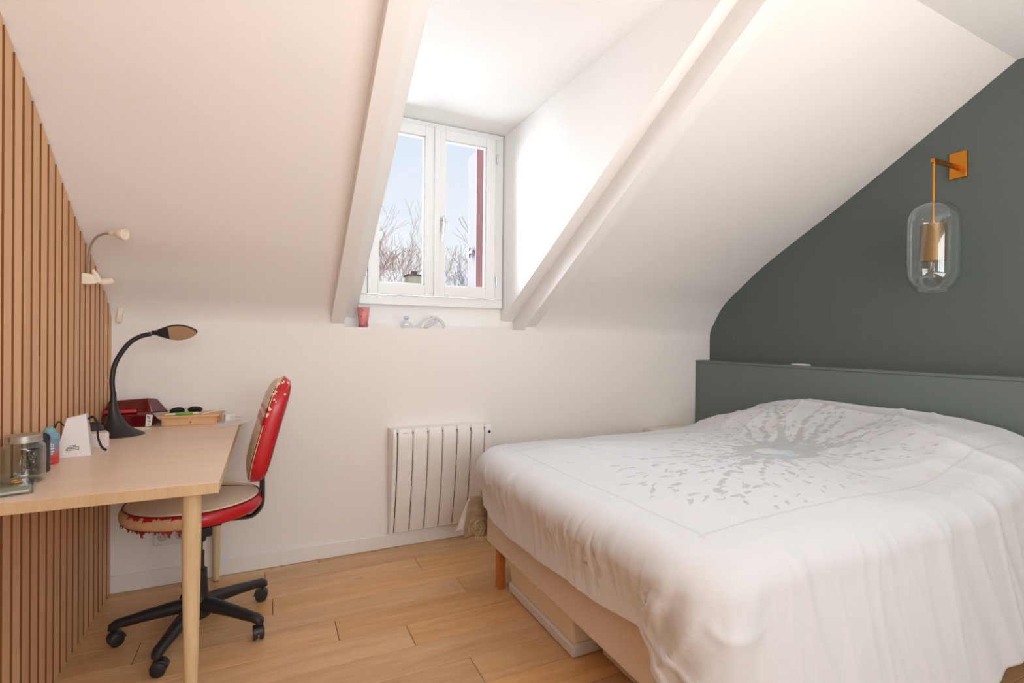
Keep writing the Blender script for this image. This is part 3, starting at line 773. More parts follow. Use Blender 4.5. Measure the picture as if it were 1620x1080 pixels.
# white paper bag
bgk = thing('paper_gift_bag', (.066, -.735, ZD), 'small white paper gift bag with black ribbon handles on the desk', 'bag', math.radians(12))
mb = MB()
mb.add([(-.05, -.04, 0), (.045, -.04, 0), (.05, .045, 0), (-.045, .045, 0), (-.022, -.004, .128), (.03, -.012, .140), (.034, .01, .142), (-.02, .006, .130)], [(0, 1, 5, 4), (1, 2, 6, 5), (2, 3, 7, 6), (3, 0, 4, 7), (0, 3, 2, 1), (4, 5, 6, 7)])
M['paper'] = mat('white_paper', srgb(228, 222, 220), .6)
mb.build('bag_body', M['paper'], bgk, bevel=.001)
mb = MB()
for s_ in (0, .012): mb.tube(spline([(.036, -.006 + s_, .122), (.05, -.015 + s_, .128), (.062, -.02 + s_, .10), (.062, -.02 + s_, .06), (.072, -.015 + s_, .022), (.085, -.01 + s_, .006)], 6), .0035, 6)
mb.tube(spline([(-.03, .02, .10), (-.045, .03, .115), (-.055, .035, .09), (-.056, .03, .05)], 6), .0025, 6)
mb.build('ribbon_handle', mat('black_ribbon', (.015, .015, .017, 1), .6), bgk, smooth=True)
mb = MB(); rnd = random.Random(6)
for z, w2 in ((.036, .018), (.0315, .030), (.027, .034), (.022, .034)):
    x = -.004 - w2 / 2
    while x < -.004 + w2 / 2:
        l_ = rnd.uniform(.003, .006); y_ = -.0405 + .245 * z - .0006; mb.box(x, x + l_, y_ - .0006, y_ + .0016, z, z + .0022); x += l_ + .0012
mb.build('printed_lines', mat('black_ink', (.03, .03, .03, 1), .7), bgk)
# pale box
pb = thing('small_carton', (.100, -.590, ZD), 'small pale pink cardboard box next to the white paper bag', 'box', .35)
mb = MB(); mb.box(-.03, .024, -.032, .032, 0, .052); mb.build('carton_body', mat('pink_card', srgb(216, 200, 202), .6), pb, bevel=.001)
mb = MB(); mb.box(.0242, .0248, -.024, -.006, .006, .046); mb.box(.0242, .0248, .0, .02, .01, .014); mb.box(.0242, .0248, .0, .02, .022, .026); mb.build('carton_print', mat('grey_ink', srgb(120, 110, 120), .7), pb)
# dark pouch behind the carton
dp = thing('black_pouch', (.060, -.497, ZD), 'black soft pouch lying between the carton and the lamp foot', 'pouch')
mb = MB(); mb.lathe([(.0, 0), (.034, 0), (.040, .015), (.040, .04), (.032, .062), (.015, .074), (.0, .075)], 24, cap=False, mtx=Matrix.Diagonal((.85, 1.2, 1, 1))); pch = mb.build('pouch_body', M['black'], dp, smooth=True)
mb = MB(); mb.box(-.03, .035, -.002, .002, .0745, .0775); mb.build('zip', M['blackm'], dp)

# desk lamp
la = thing('desk_lamp', (.120, -.365, ZD), 'black gooseneck desk lamp with a flared round foot', 'lamp')
mb = MB(); n = 40; vs = []
prof = [(.001, 0), (.080, 0), (.082, .003), (.079, .008), (.064, .017), (.047, .033), (.034, .055), (.024, .082), (.016, .112), (.0115, .15), (.0105, .18)]
for r, z in prof:
    k = min(1, z / .11) ** .5
    for i in range(n):
        a = 2 * math.pi * i / n; vs.append((-.030 * k + r * math.cos(a), .0 + r * math.sin(a), z))
mb.add(vs, [(j * n + i, j * n + (i + 1) % n, (j + 1) * n + (i + 1) % n, (j + 1) * n + i) for j in range(len(prof) - 1) for i in range(n)])
mb.build('lamp_foot', M['black'], la, smooth=True)
pts = spline([(-.030, 0, .155), (-.033, 0, .20), (-.034, 0, .235), (-.027, 0, .288), (-.006, 0, .340), (.026, 0, .387), (.062, 0, .413), (.098, 0, .424)], 8)
mb = MB(); mb.tube(pts, .0095, 14); mb.build('gooseneck', M['black'], la, smooth=True)
# leaf-shaped head seen from below
U = Vector((1, 0, .05)).normalized(); W = Vector((0, -.62, .78)); W = (W - U * W.dot(U)).normalized(); Nn = U.cross(W)
if Nn.y > 0: Nn = -Nn
hc = Vector((.100, 0, .425)); prof = []; m_ = 30


def leaf(t):  # half width along the head
    return .0405 * (math.sin(math.pi * min(1, t) ** 1.25) ** .75) if t > 0.001 else 0.0


LH = .168
out_ = []
ts = [i / m_ for i in range(m_ + 1)]
hw = [max(.009 * (1 - t) ** .5 if t < .5 else .0, leaf(t)) for t in ts]
up = [(t * LH, w_) for t, w_ in zip(ts, hw)]; loop = up + [(x, -w_) for x, w_ in up[::-1][1:]]
vs = []
for d_, k in ((.0, 1.0), (-.006, 1.0), (-.012, .86), (-.015, .6)):
    for x, y_ in loop: vs.append(hc + U * (LH * .5 + (x - LH * .5) * (k * .1 + .9)) + W * (y_ * k) + Nn * d_)
nl = len(loop); mb = MB()
mb.add(vs, [(j * nl + i, j * nl + (i + 1) % nl, (j + 1) * nl + (i + 1) % nl, (j + 1) * nl + i) for j in range(3) for i in range(nl)] + [tuple(range(nl)), tuple(3 * nl + i for i in range(nl))])
hd = mb.build('lamp_head', M['black'], la, smooth=True)
up = [(t * LH, w_ - .0035) for t, w_ in zip(ts, hw) if .36 < t < .975]; loop = up + [(x, -w_) for x, w_ in up[::-1]]
vs = [hc + U * x + W * y_ + Nn * d_ for d_ in (.0004, .0016) for x, y_ in loop]; nl = len(loop)
mb = MB(); mb.add(vs, [tuple(range(nl)), tuple(range(nl, 2 * nl))] + [(i, (i + 1) % nl, nl + (i + 1) % nl, nl + i) for i in range(nl)]); mb.build('light_diffuser', mat('tan_diffuser', srgb(176, 142, 112), .5), hd)

# red glossy pouch with a price tag
rb = thing('red_pouch', (.10, -.115, ZD), 'glossy dark red pouch with a white tag, behind the desk lamp foot', 'pouch')
M['redgl'] = mat('dark_red_patent', srgb(92, 10, 20), .15, coat=.8, bump=.25, bscale=12)
M['redbr'] = mat('bright_red_lining', srgb(205, 50, 62), .3)
mb = MB(); mb.add([(-.10, -.05, 0), (.088, -.055, 0), (.115, .06, 0), (-.10, .07, 0), (-.095, -.045, .062), (.075, -.05, .056), (.085, -.03, .066), (-.09, -.03, .07)], [(0, 1, 5, 4), (4, 5, 6, 7), (0, 3, 2, 1), (0, 4, 7, 3), (1, 2, 6, 5), (3, 7, 6, 2)])
rb1 = mb.build('lower_body', M['redgl'], rb, bevel=.006, seg=3)
mb = MB(); mb.add([(-.10, -.028, .060), (.09, -.03, .060), (.145, .04, .052), (-.09, .05, .06), (-.085, .0, .118), (.068, -.01, .128), (.10, .01, .122), (-.07, .03, .116)], [(0, 1, 5, 4), (4, 5, 6, 7), (0, 3, 2, 1), (0, 4, 7, 3), (1, 2, 6, 5), (3, 7, 6, 2)])
mb.build('flap', M['redgl'], rb, bevel=.006, seg=3)
mb = MB(); mb.box(-.09, .03, -.052, -.03, .066, .080); mb.build('open_pocket', M['redbr'], rb, bevel=.004)
mb = MB(); mb.add([(.066, -.062, .002), (.088, -.062, .004), (.094, -.060, .052), (.070, -.060, .058), (.066, -.059, .002), (.088, -.059, .004), (.094, -.057, .052), (.070, -.057, .058)], [(0, 1, 2, 3), (4, 5, 6, 7), (0, 1, 5, 4), (1, 2, 6, 5), (2, 3, 7, 6), (3, 0, 4, 7)]); tg = mb.build('care_tag', M['paper'], rb)
mb = MB()
for x, z, w_, h_ in ((.074, .040, .003, .012), (.079, .044, .004, .004), (.080, .037, .006, .003), (.074, .026, .004, .003), (.081, .022, .004, .008), (.075, .012, .008, .003)): mb.box(x, x + w_, -.0632, -.0618, z, z + h_)
mb.build('tag_print', mat('tag_ink', (.05, .05, .05, 1), .7), tg)
pc = thing('paper_slip', (.135, -.225, ZD), 'cream paper slip sticking out beside the foot of the desk lamp', 'paper', -.5)
mb = MB(); mb.box(-.03, .05, -.025, .025, 0.0005, .0025); mb.box(-.028, .04, -.020, .02, .003, .006); mb.build('sheets', mat('cream_paper', srgb(232, 222, 198), .7), pc)

# wooden box with drawer
wb = thing('wooden_drawer_box', (.343, -.135, ZD), 'small pale wooden box with a thin drawer at the far end of the desk', 'box', -.08)
mb = MB(); mb.box(-.112, .112, -.052, .085, 0, .036); mb.build('box_body', M['pine'], wb, bevel=.001)
mb = MB(); mb.box(-.100, .100, -.054, -.0525, .003, .026); dr = mb.build('drawer', M['pine'], wb, bevel=.0005)
mb = MB(); mb.lathe([(.0038, 0), (.0038, .0016)], 14, mtx=tr(.004, -.054, .014) @ rot('X', math.pi / 2)); mb.build('finger_hole', M['gap'], dr)
mb = MB(); mb.box(-.128, .124, -.062, .09, .0365, .046); mb.build('box_lid', M['pine'], wb, bevel=.002)
mb = MB(); mb.box(.113, .119, -.045, -.02, .012, .034); mb.build('leather_tab', mat('orange_tab', srgb(205, 130, 60), .5), wb)
ZB = ZD + .0462
# sunglasses
sg = thing('sunglasses', (.315, -.105, ZB), 'pair of sunglasses with dark lenses on top of the wooden box', 'sunglasses', .15)
mb_l = MB()
for cx, tl in ((-.036, .12), (.036, -.05)):
    lp = [(cx + .030 * math.copysign(abs(math.cos(a)) ** .8, math.cos(a)), .0 + .0, .016 + .015 * math.sin(a) + (-.004 if math.sin(a) < 0 and cx < 0 else 0)) for a in [k * math.pi / 12 for k in range(24)]]
    mb_l.add([(x, y_ - .25 * abs(x) ** 1, z) for x, y_, z in lp] + [(x, y_ + .002 - .25 * abs(x), z) for x, y_, z in lp], [tuple(range(24)), tuple(range(24, 48))[::-1]] + [(k, (k + 1) % 24, 24 + (k + 1) % 24, 24 + k) for k in range(24)])
mb_l.build('dark_lens', mat('smoke_lens', (.012, .012, .014, 1), .08, coat=.5), sg)
mb = MB(); mb.tube(spline([(-.008, -.003, .02), (0, -.001, .024), (.008, -.003, .02)], 5), .0015, 6); mb.build('bridge', M['brass2'], sg)
for s_ in (-1, 1):
    mb = MB(); mb.tube(spline([(.066 * s_, -.016, .020), (.068 * s_, .03, .016), (.064 * s_, .07, .006), (.060 * s_, .085, .002)], 5), .0014, 6); mb.build('temple_arm', M['black'], sg)
# pen
pn = thing('green_pen', (.305, -.165, ZB), 'green and white ballpoint pen lying in front of the sunglasses', 'pen', .05)
mb = MB(); mb.tube([(-.025, 0, .006), (.045, 0, .006)], .0058, 14); mb.build('green_grip', mat('green_plastic', srgb(98, 178, 68), .35), pn, smooth=True)
mb = MB(); mb.tube([(-.068, 0, .003), (-.060, 0, .005), (-.0255, 0, .006)], [.0015, .004, .0056], 14); mb.build('white_barrel', mat('pen_white', srgb(226, 226, 205), .35), pn, smooth=True)
mb = MB(); mb.tube([(.0455, 0, .006), (.066, 0, .006)], .0054, 14); mb.build('barrel_end', bpy.data.materials['pen_white'], pn, smooth=True)
mb = MB(); mb.box(.066, .078, -.004, .004, .003, .009); mb.build('pen_clip', mat('pen_end', srgb(150, 190, 130), .4), pn)
# charger and cable, paper sheets at the right end
sp_ = thing('paper_sheets', (.50, -.20, ZD), 'white paper sheets overhanging the right edge of the desk beside the wooden box', 'paper', .0)
mb = MB(); mb.add([(-.05, -.085, .001), (.045, -.09, .001), (.098, .06, .003), (.05, .15, .002), (-.05, .12, .001)] + [(-.05, -.085, .0025), (.045, -.09, .0025), (.098, .06, .0045), (.05, .15, .0035), (-.05, .12, .0025)], [(4, 3, 2, 1, 0), (5, 6, 7, 8, 9)] + [(i, (i + 1) % 5, 5 + (i + 1) % 5, 5 + i) for i in range(5)]); mb.build('top_sheet', M['paper'], sp_)
cg = thing('phone_charger', (.500, -.14, ZD + .0045), 'white plug charger with a coiled cable on the paper sheets', 'charger', .2)
mb = MB(); mb.box(-.022, .022, -.022, .022, 0, .034); mb.build('plug_body', mat('charger_white', (.8, .79, .77, 1), .3), cg, bevel=.004)
mb = MB()
mb.tube(spline([(-.0, -.022, .02), (.012, -.045, .018), (.03, -.05, .010), (.04, -.03, .005), (.02, -.046, .003), (-.012, -.052, .003), (-.03, -.04, .004)], 8), .0018, 6)
mb.tube(spline([(.0, .022, .03), (-.01, .03, .046), (-.05, .02, .0495), (-.09, .0, .046), (-.12, -.02, .0435)], 8), .0018, 6)
mb.build('cable', mat('cable_white', (.78, .76, .74, 1), .4), cg, smooth=True)
cb2 = thing('plastic_bag', (.225, -.17, ZD), 'crumpled clear plastic sleeve between the red pouch and the wooden box', 'plastic bag')
mb = MB(); mb.add([(-.03, -.02, 0), (.012, -.02, 0), (.012, .03, 0), (-.02, .03, 0), (-.004, -.008, .028), (.010, -.006, .034), (.008, .018, .03), (-.008, .016, .024)], [(0, 1, 5, 4), (1, 2, 6, 5), (2, 3, 7, 6), (3, 0, 4, 7), (4, 5, 6, 7), (0, 3, 2, 1)]); mb.build('sleeve', M['plas'], cb2, bevel=.003)

# ---------------------------------------------------------------- clip lamp on the slats, white hook on the wall
M['cw'] = mat('warm_white_plastic', srgb(236, 222, 202), .4)
cl = thing('clip_lamp', (.0005, -.40, 1.445), 'small white gooseneck clip lamp gripping the wooden slats', 'lamp')
mb = MB(); mb.add([(0, -.03, -.022), (.04, -.026, -.020), (.052, -.01, -.012), (.052, .01, -.006), (0, .05, -.022), (0, -.03, .024), (.03, -.026, .022), (.052, -.01, .006), (.052, .01, .008), (0, .05, .024)], [(0, 1, 2, 3, 4), (9, 8, 7, 6, 5), (0, 5, 6, 1), (1, 6, 7, 2), (2, 7, 8, 3), (3, 8, 9, 4), (4, 9, 5, 0)]); mb.build('clip_jaw', M['cw'], cl, bevel=.003)
mb = MB(); mb.tube(spline([(.028, 0, .040), (.036, 0, .022), (.05, 0, -.004), (.070, 0, -.006), (.096, 0, .0)], 6), [.005, .006, .007, .007, .008, .010, .011] + [.011] * 8 + [.013] * 7 + [.012, .012, .006], 12, (1, .7)); mb.build('squeeze_lever', M['cw'], cl, smooth=True)
NECK = [(.026, -.04, .089), (.040, -.07, .128), (.065, -.10, .157), (.095, -.13, .167), (.122, -.15, .168)]
mb = MB(); mb.tube(spline([(.012, 0, .015)] + NECK, 7), .0048, 10); mb.build('gooseneck', mat('steel_neck', srgb(190, 180, 165), .35, .6), cl, smooth=True)
mb = MB(); mb.lathe([(.0, 0), (.007, 0), (.0085, .008), (.0075, .018), (.012, .028), (.019, .040), (.0205, .05), (.0205, .062), (.017, .063), (.016, .059), (.0, .059)], 24, mtx=tr(.118, -.149, .168) @ rot('Z', math.radians(-30)) @ rot('Y', math.radians(95)), cap=False); hdl = mb.build('lamp_head', M['cw'], cl, smooth=True)
hk = thing('wall_hook', (.036, -.001, 1.317), 'small white tilted adhesive hook on the wall right of the slats, above the desk lamp', 'hook')
mb = MB(); mb.box(-.010, .010, -.006, 0, -.034, .034, rot('Y', .16)); mb.build('back_plate', M['cw'], hk, bevel=.002)
mb = MB(); mb.box(-.010, .010, -.030, -.0062, -.034, .034, rot('Y', .16)); mb.build('hook_body', M['cw'], hk, bevel=.004)
# strip of tape on the slats
tp = MB().box(-.0, .0015, -.105, -.035, 1.008, 1.018).build('tape_strip', mat('clear_tape', srgb(206, 160, 122), .3)); tp.location = (0.0003, 0, 0)
tag(tp, 'short strip of clear tape across the slats near the corner, above the desk', 'tape')

# ---------------------------------------------------------------- things on the sill
pk = thing('pink_tumbler', (1.168, .075, ZS), 'pink translucent glass tumbler with dark spots at the left end of the sill', 'tumbler')
mb = MB(); mb.lathe([(.024, 0), (.030, .06), (.036, .118)], 28, cap=False); mb.lathe([(.0, .002), (.024, .002)], 28, cap=False)
pm = mat('pink_glass', srgb(250, 160, 160), .3); pm.node_tree.nodes['Principled BSDF'].inputs['Transmission Weight'].default_value = .35
tb = mb.build('tumbler_glass', pm, pk, smooth=True); md = tb.modifiers.new('solid', 'SOLIDIFY'); md.thickness = .002
mb = MB(); rnd = random.Random(3)
for i in range(26):
    a = rnd.uniform(3.3, 6.2); z = rnd.choice([rnd.uniform(.02, .11), rnd.uniform(.006, .02)]); r = .024 + .0102 * z / .1 + .0016; w_ = rnd.uniform(.0015, .004)
    loop = [((r + d_) * math.cos(a + w_ * math.cos(t) / r), (r + d_) * math.sin(a + w_ * math.cos(t) / r), z + w_ * math.sin(t)) for d_ in (0, .0006) for t in [k * math.pi / 3 for k in range(6)]]
    mb.add(loop, [tuple(range(6)), tuple(range(6, 12))] + [(k, (k + 1) % 6, 6 + (k + 1) % 6, 6 + k) for k in range(6)])
mb.build('painted_spot', mat('magenta_spot', srgb(170, 50, 130), .4), tb)
gs = thing('glass_stopper_bottle', (1.418, .06, ZS), 'small clear glass bottle with a stopper on the sill', 'bottle')
mb = MB(); mb.lathe([(.0, 0), (.032, 0), (.036, .01), (.036, .028), (.026, .038), (.010, .042), (.010, .048)], 24, cap=False); mb.build('bottle_body', glass('cut_glass', (.93, .94, .95, 1), .05, 2.2), gs, smooth=True)
mb = MB(); mb.lathe([(.0, .045), (.007, .046), (.008, .052), (.017, .060), (.018, .068), (.011, .076), (.0, .078)], 8, cap=False); mb.build('stopper', mat('blue_grey_glass', srgb(200, 206, 220), .1, coat=.5), gs)
go = thing('glass_candle_holder', (1.585, .06, ZS), 'clear glass arched ornament in the middle of the sill', 'ornament')
M['cutg'] = mat('milky_glass', srgb(232, 236, 240), .12, coat=.6)
M['cutg'].node_tree.nodes['Principled BSDF'].inputs['Transmission Weight'].default_value = .5
mb = MB(); mb.tube(spline([(-.075, 0, .004), (-.060, 0, .03), (-.03, 0, .055), (0, 0, .066), (.03, 0, .06), (.058, 0, .038), (.072, 0, .006)], 6), .010, 12)
mb.tube(spline([(-.05, .012, .004), (-.02, .014, .02), (.01, .0, .04), (.03, -.006, .06)], 6), .009, 10)
mb.build('arch', M['cutg'], go, smooth=True)
mb = MB(); mb.lathe([(.0, 0), (.006, 0), (.0085, .004), (.006, .009), (.0, .01)], 8, (-.012, 0, .070), cap=False); mb.lathe([(.0, 0), (.006, 0), (.0085, .004), (.006, .009), (.0, .01)], 8, (.022, 0, .066), cap=False); mb.build('bead', M['cutg'], go)

# ---------------------------------------------------------------- bed
bd = thing('bed', (1.66, -.63, 0), 'low double bed on a beige upholstered base with a thick mattress', 'bed')
LX, WYb = 2.02, 1.41
M['linen'] = mat('beige_upholstery', srgb(220, 204, 190), .9, spec=.2, bump=.3, bscale=400, sheen=.2)
M['matt'] = mat('mattress_white', srgb(226, 220, 214), .8)
mb = MB(); mb.box(0, LX, -WYb, 0, .205, .40); mb.build('upholstered_base', M['linen'], bd, bevel=.018, seg=4)
mb = MB(); mb.box(.0, LX, -WYb, 0, .402, .64); mb.build('mattress', M['matt'], bd, bevel=.05, seg=4)
for x, y in ((.03, -.075), (.03, -WYb + .075), (1.94, -.075), (1.94, -WYb + .075), (1.0, -.7)):
    mb = MB(); mb.box(x, x + .036, y - .02, y + .02, 0, .206); mb.build('leg', M['orange_wood'], bd, bevel=.002)
M['bin'] = mat('translucent_bin', srgb(236, 224, 202), .3, bump=.1, bscale=6)
M['bin2'] = mat('bin_bag', srgb(216, 212, 206), .4, bump=.6, bscale=14)
sb1 = thing('storage_box', (1.735, -.775, 0), 'pale translucent plastic storage box under the foot of the bed', 'storage box')
mb = MB(); mb.add([(0, 0, .045), (.55, 0, .045), (.55, -.555, .045), (0, -.555, .045), (-.02, .01, .19), (.56, .01, .19), (.56, -.565, .19), (-.02, -.565, .19)], [(0, 1, 2, 3), (4, 5, 6, 7), (0, 1, 5, 4), (1, 2, 6, 5), (2, 3, 7, 6), (3, 0, 4, 7)]); mb.build('box_walls', M['bin'], sb1, bevel=.012, seg=3)
mb = MB(); mb.box(-.01, .555, -.565, .012, .002, .05); mb.build('box_base', M['bin2'], sb1, bevel=.01, seg=3)
sb2 = thing('flat_storage_box', (1.845, -1.36, 0), 'long grey flat storage box under the near part of the bed', 'storage box')
mb = MB(); mb.box(0, .6, -.56, 0, 0.002, .12); mb.build('box_body', M['bin2'], sb2, bevel=.01, seg=3)
mb = MB(); mb.box(-.01, .61, -.57, .01, .1205, .14); mb.build('box_lid', M['bin'], sb2, bevel=.005)

# ---------------------------------------------------------------- duvet: one cloth draped over the mattress
rng = np.random.RandomState(5)


def vnoise(x, y, seed=0, per=None):
    """smooth value noise on arrays"""
    xi = np.floor(x).astype(int); yi = np.floor(y).astype(int); xf = x - xi; yf = y - yi
    u = xf * xf * (3 - 2 * xf); v = yf * yf * (3 - 2 * yf)
    def h(a, b):
        q = (a * 374761393 + b * 668265263 + seed * 974711) & 0x7fffffff
        q = ((q ^ (q >> 13)) * 1274126177) & 0x7fffffff
        return ((q ^ (q >> 16)) & 0xffff) / 65535.0
    return (h(xi, yi) * (1 - u) + h(xi + 1, yi) * u) * (1 - v) + (h(xi, yi + 1) * (1 - u) + h(xi + 1, yi + 1) * u) * v


def fbm(x, y, seed=0, o=4):
    r = 0; a = 1; t = 0
    for i in range(o): r = r + a * vnoise(x * 2 ** i, y * 2 ** i, seed + i); t += a; a *= .5
    return r / t


def ridge(x, y, seed=0): return 1 - np.abs(2 * vnoise(x, y, seed) - 1)


sm = lambda a, b, x: np.clip((x - a) / (b - a), 0, 1) ** 2 * (3 - 2 * np.clip((x - a) / (b - a), 0, 1))
X0, X1, Y0, Y1 = 1.675, 3.655, -.645, -2.035       # line where the cloth turns over the mattress edge
RC = .10


def top_z(X, Y):
    v = (Y0 - Y) / (Y0 - Y1)
    base = .668 + .025 * np.sin(np.pi * np.clip(v, 0, 1)) * sm(1.6, 2.3, X) + .018 * sm(1.6, 2.0, X) * (1 - .9 * sm(-.95, -.68, Y))
    hump = np.interp(-Y, [.5, .63, .70, .77, .86, .94, 1.05, 1.3, 1.5, 1.73, 1.87, 1.99, 2.06, 2.15], [.045, .085, .11, .135, .152, .160, .163, .155, .155, .158, .148, .112, .085, .06])
    st = 3.05 + .12 * sm(-1.1, -.62, Y) + .10 * np.sin(Y * 4 + .5) + .12 * (fbm(Y * 3, Y * 0, 3) - .5)
    return base - .018 * sm(2.9, 3.5, X) + hump * sm(st - .25, st + .42, X)


# perimeter path
per = []
def arc(cx, cy, a0, a1, r, n): return [(cx + r * math.cos(a0 + (a1 - a0) * i / n), cy + r * math.sin(a0 + (a1 - a0) * i / n)) for i in range(n + 1)]
ST = .0052
def seg(a, b):
    n = max(2, int(math.hypot(b[0] - a[0], b[1] - a[1]) / ST)); return [(a[0] + (b[0] - a[0]) * i / n, a[1] + (b[1] - a[1]) * i / n) for i in range(n)]
path = seg((X1, Y0), (X0 + RC, Y0)) + arc(X0 + RC, Y0 - RC, math.pi / 2, math.pi, RC, 26)[:-1] + seg((X0, Y0 - RC), (X0, Y1 + RC)) + arc(X0 + RC, Y1 + RC, math.pi, 1.5 * math.pi, RC, 34)[:-1] + seg((X0 + RC, Y1), (X1, Y1)) + [(X1, Y1)]
Pm = np.array(path); nP = len(Pm)
tan = np.gradient(Pm, axis=0); tan /= np.linalg.norm(tan, axis=1)[:, None]
nor = np.stack([tan[:, 1], -tan[:, 0]], 1)
if nor[0, 1] < 0: nor = -nor
ss = np.concatenate([[0], np.cumsum(np.linalg.norm(np.diff(Pm, axis=0), axis=1))])
L1 = ss[np.argmin(np.abs(Pm[:, 0] - (X0 + RC)) + (Pm[:, 1] < -1.3) * 9)]     # end of far side
iA = np.where((Pm[:, 0] <= X0 + 1e-6))[0]; s_foot0, s_foot1 = ss[iA[0]], ss[iA[-1]]
s_near = s_foot1 + RC * math.pi / 2
# hem height along the path
hem = np.interp(ss, [0, s_foot0 - .3, s_foot0 - .10, s_foot0 + .03, s_foot0 + .10, s_foot0 + .3, s_foot0 + .6, s_foot0 + .95, s_foot1 - .06, s_foot1 + .02, s_foot1 + .09, s_near + .05, s_near + .5, s_near + 1.1, ss[-1]],
                [.38, .42, .43, .41, .385, .375, .385, .405, .425, .33, .17, .10, .14, .20, .22])
hem += .007 * (fbm(ss * 7, ss * 0, 21) - .5) * 2
NQ = 84; NT = 190
ctr0, ctr1 = 2.37, 3.655; cy = (Y0 + Y1) / 2
Cn = np.stack([np.clip(Pm[:, 0], ctr0, ctr1), np.full(nP, cy)], 1)
V = []
for j in range(NT + 1):                       # top, from the centre line to the edge
    t = j / NT; p = Cn + (Pm - Cn) * t
    V.append(np.stack([p[:, 0], p[:, 1], top_z(p[:, 0], p[:, 1]), np.full(nP, 0.0)], 1))
top_edge = V[-1]
RR = .085                                      # rounding of the edge
for j in range(1, NQ + 1):
    q = j / NQ
    zt = top_edge[:, 2]; D = zt - hem
    arcn = .26
    if q < arcn:
        a = q / arcn * math.pi / 2; off = RR * np.sin(a) * np.ones(nP); z = zt - RR * (1 - np.cos(a))
    else:
        k = (q - arcn) / (1 - arcn); z = zt - RR - (D - RR) * k
        side_near = sm(s_foot1 - .02, s_near + .1, ss); flare = .015 * k + .10 * side_near * k ** 1.3 * sm(.3, .6, D)
        off = RR + flare - .012 * np.sin(math.pi * k) * (1 - side_near)
        # foot side tucks slightly inward at the hem
        off = off - .038 * k ** 1.5 * (1 - side_near)
    p = Pm + nor * off[:, None] if hasattr(off, '__len__') else Pm + nor * off
    V.append(np.stack([p[:, 0], p[:, 1], z, np.full(nP, q)], 1))
V = np.array(V)                                # rows x path x 4
rows_, cols_ = V.shape[:2]
Xg, Yg, Zg, Qg = V[..., 0], V[..., 1], V[..., 2], V[..., 3]
Sg = np.broadcast_to(ss, Xg.shape); NXg = np.broadcast_to(nor[:, 0], Xg.shape); NYg = np.broadcast_to(nor[:, 1], Xg.shape)
# wrinkles on the hanging sides: vertical folds, stronger at the corners
foot = sm(s_foot0 - .25, s_foot0, Sg) * (1 - sm(s_foot1, s_near, Sg)); near = sm(s_foot1, s_near, Sg)
corner = np.exp(-((Sg - (s_foot1 + .07)) / .10) ** 2); cornerf = np.exp(-((Sg - (s_foot0 - .05)) / .10) ** 2)
up_ = sm(0, .25, Qg)
nz_ = lambda a, b, c, d: vnoise(a, b, c)
f1 = ridge(Sg * 17 + .9 * vnoise(Sg * 5, Qg * 2.2, 2) + .35 * Qg, Qg * .9 + .3, 11) ** 2
f2 = ridge(Sg * 40 + 1.3 * vnoise(Sg * 9, Qg * 2.5, 4), Qg * 1.6, 12) ** 3
f3 = ridge(Sg * 11 - Qg * 1.3, Qg * .8, 13)
f4 = ridge(Sg * 26 + 1.8 * vnoise(Sg * 7, Qg * 3, 6) + 1.2 * Qg, Qg * 1.3, 17) ** 6
patch = sm(.35, .65, vnoise(Sg * 5.5 + 2, Qg * 2.2, 19))
band = sm(.02, .22, Qg) * (1 - .75 * sm(.50, .85, Qg)) * (1 - .4 * sm(.9, 1, Qg))
fade = band
dn = foot * band * (.008 * (f1 - .3) + patch * (.006 * f2 + .008 * f4)) + up_ * near * (.016 * (f3 - .5) + .005 * (f1 - .4))
dn += foot * up_ * .010 * (vnoise(Sg * 6, Qg * 1.5, 23) - .5)
f5 = ridge(Sg * 14 + Qg * 4, Sg * 5 - Qg * 3, 18) ** 4
dn += (corner * (.010 * f5 + .010 * f4) + corner * .045 * (ridge(Sg * 24 + Qg * 2.0, Qg * 1.2, 15) - .45) + cornerf * .012 * (f1 - .4)) * sm(.08, .5, Qg)
Xg = Xg + NXg * dn; Yg = Yg + NYg * dn
# creases on the top near the foot edge and across the hump
te_ = np.linspace(0, 1, rows_)[:, None] * np.ones_like(Sg)
istop = (Qg == 0)
rowt = np.minimum(np.arange(rows_) / NT, 1)[:, None] * np.ones_like(Sg)
edge = sm(.88, 1.0, rowt)
dz = foot * edge * (1 - sm(.0, .2, Qg)) * (.003 * (f1 - .3) + .003 * patch * f2)
big = fbm(Xg * 2.1 + 3, Yg * 3.0, 31, 3) - .5
dg = ridge(Xg * 2.2 + Yg * 3.4 + .8 * vnoise(Xg * 3, Yg * 3, 8), Xg * 1.1 - Yg * .7, 33) ** 3
dg2 = ridge(Xg * 3.0 - Yg * 7.5 + 1.1 * vnoise(Xg * 4, Yg * 4, 9), Xg * 1.7, 35) ** 4
hm = sm(2.9, 3.2, Xg)
tp_ = (1 - sm(0, .3, Qg))
dz = dz + tp_ * (.016 * big + .006 * dg * (1 - hm) + .007 * dg2 * sm(2.2, 2.9, Xg) + .019 * hm * (ridge(Xg * 5.0 + .6 * vnoise(Xg * 3, Yg * 2, 41), Yg * .9, 43) ** 3 - .25))
fine = fbm(Xg * 26, Yg * 26, 51, 3) - .5
dz = dz + .0025 * fine * tp_
Zg = Zg + dz
fine2 = (fbm(Sg * 42, Qg * 9, 53, 2) - .5) * .0022 * up_ * (foot + near * .4)
Xg = Xg + NXg * fine2; Yg = Yg + NYg * fine2
verts = np.stack([Xg, Yg, Zg], -1).reshape(-1, 3)
idx = np.arange(rows_ * cols_).reshape(rows_, cols_)
faces = np.stack([idx[:-1, :-1], idx[:-1, 1:], idx[1:, 1:], idx[1:, :-1]], -1).reshape(-1, 4)
me = bpy.data.meshes.new('duvet')
me.vertices.add(len(verts)); me.vertices.foreach_set('co', verts.ravel())
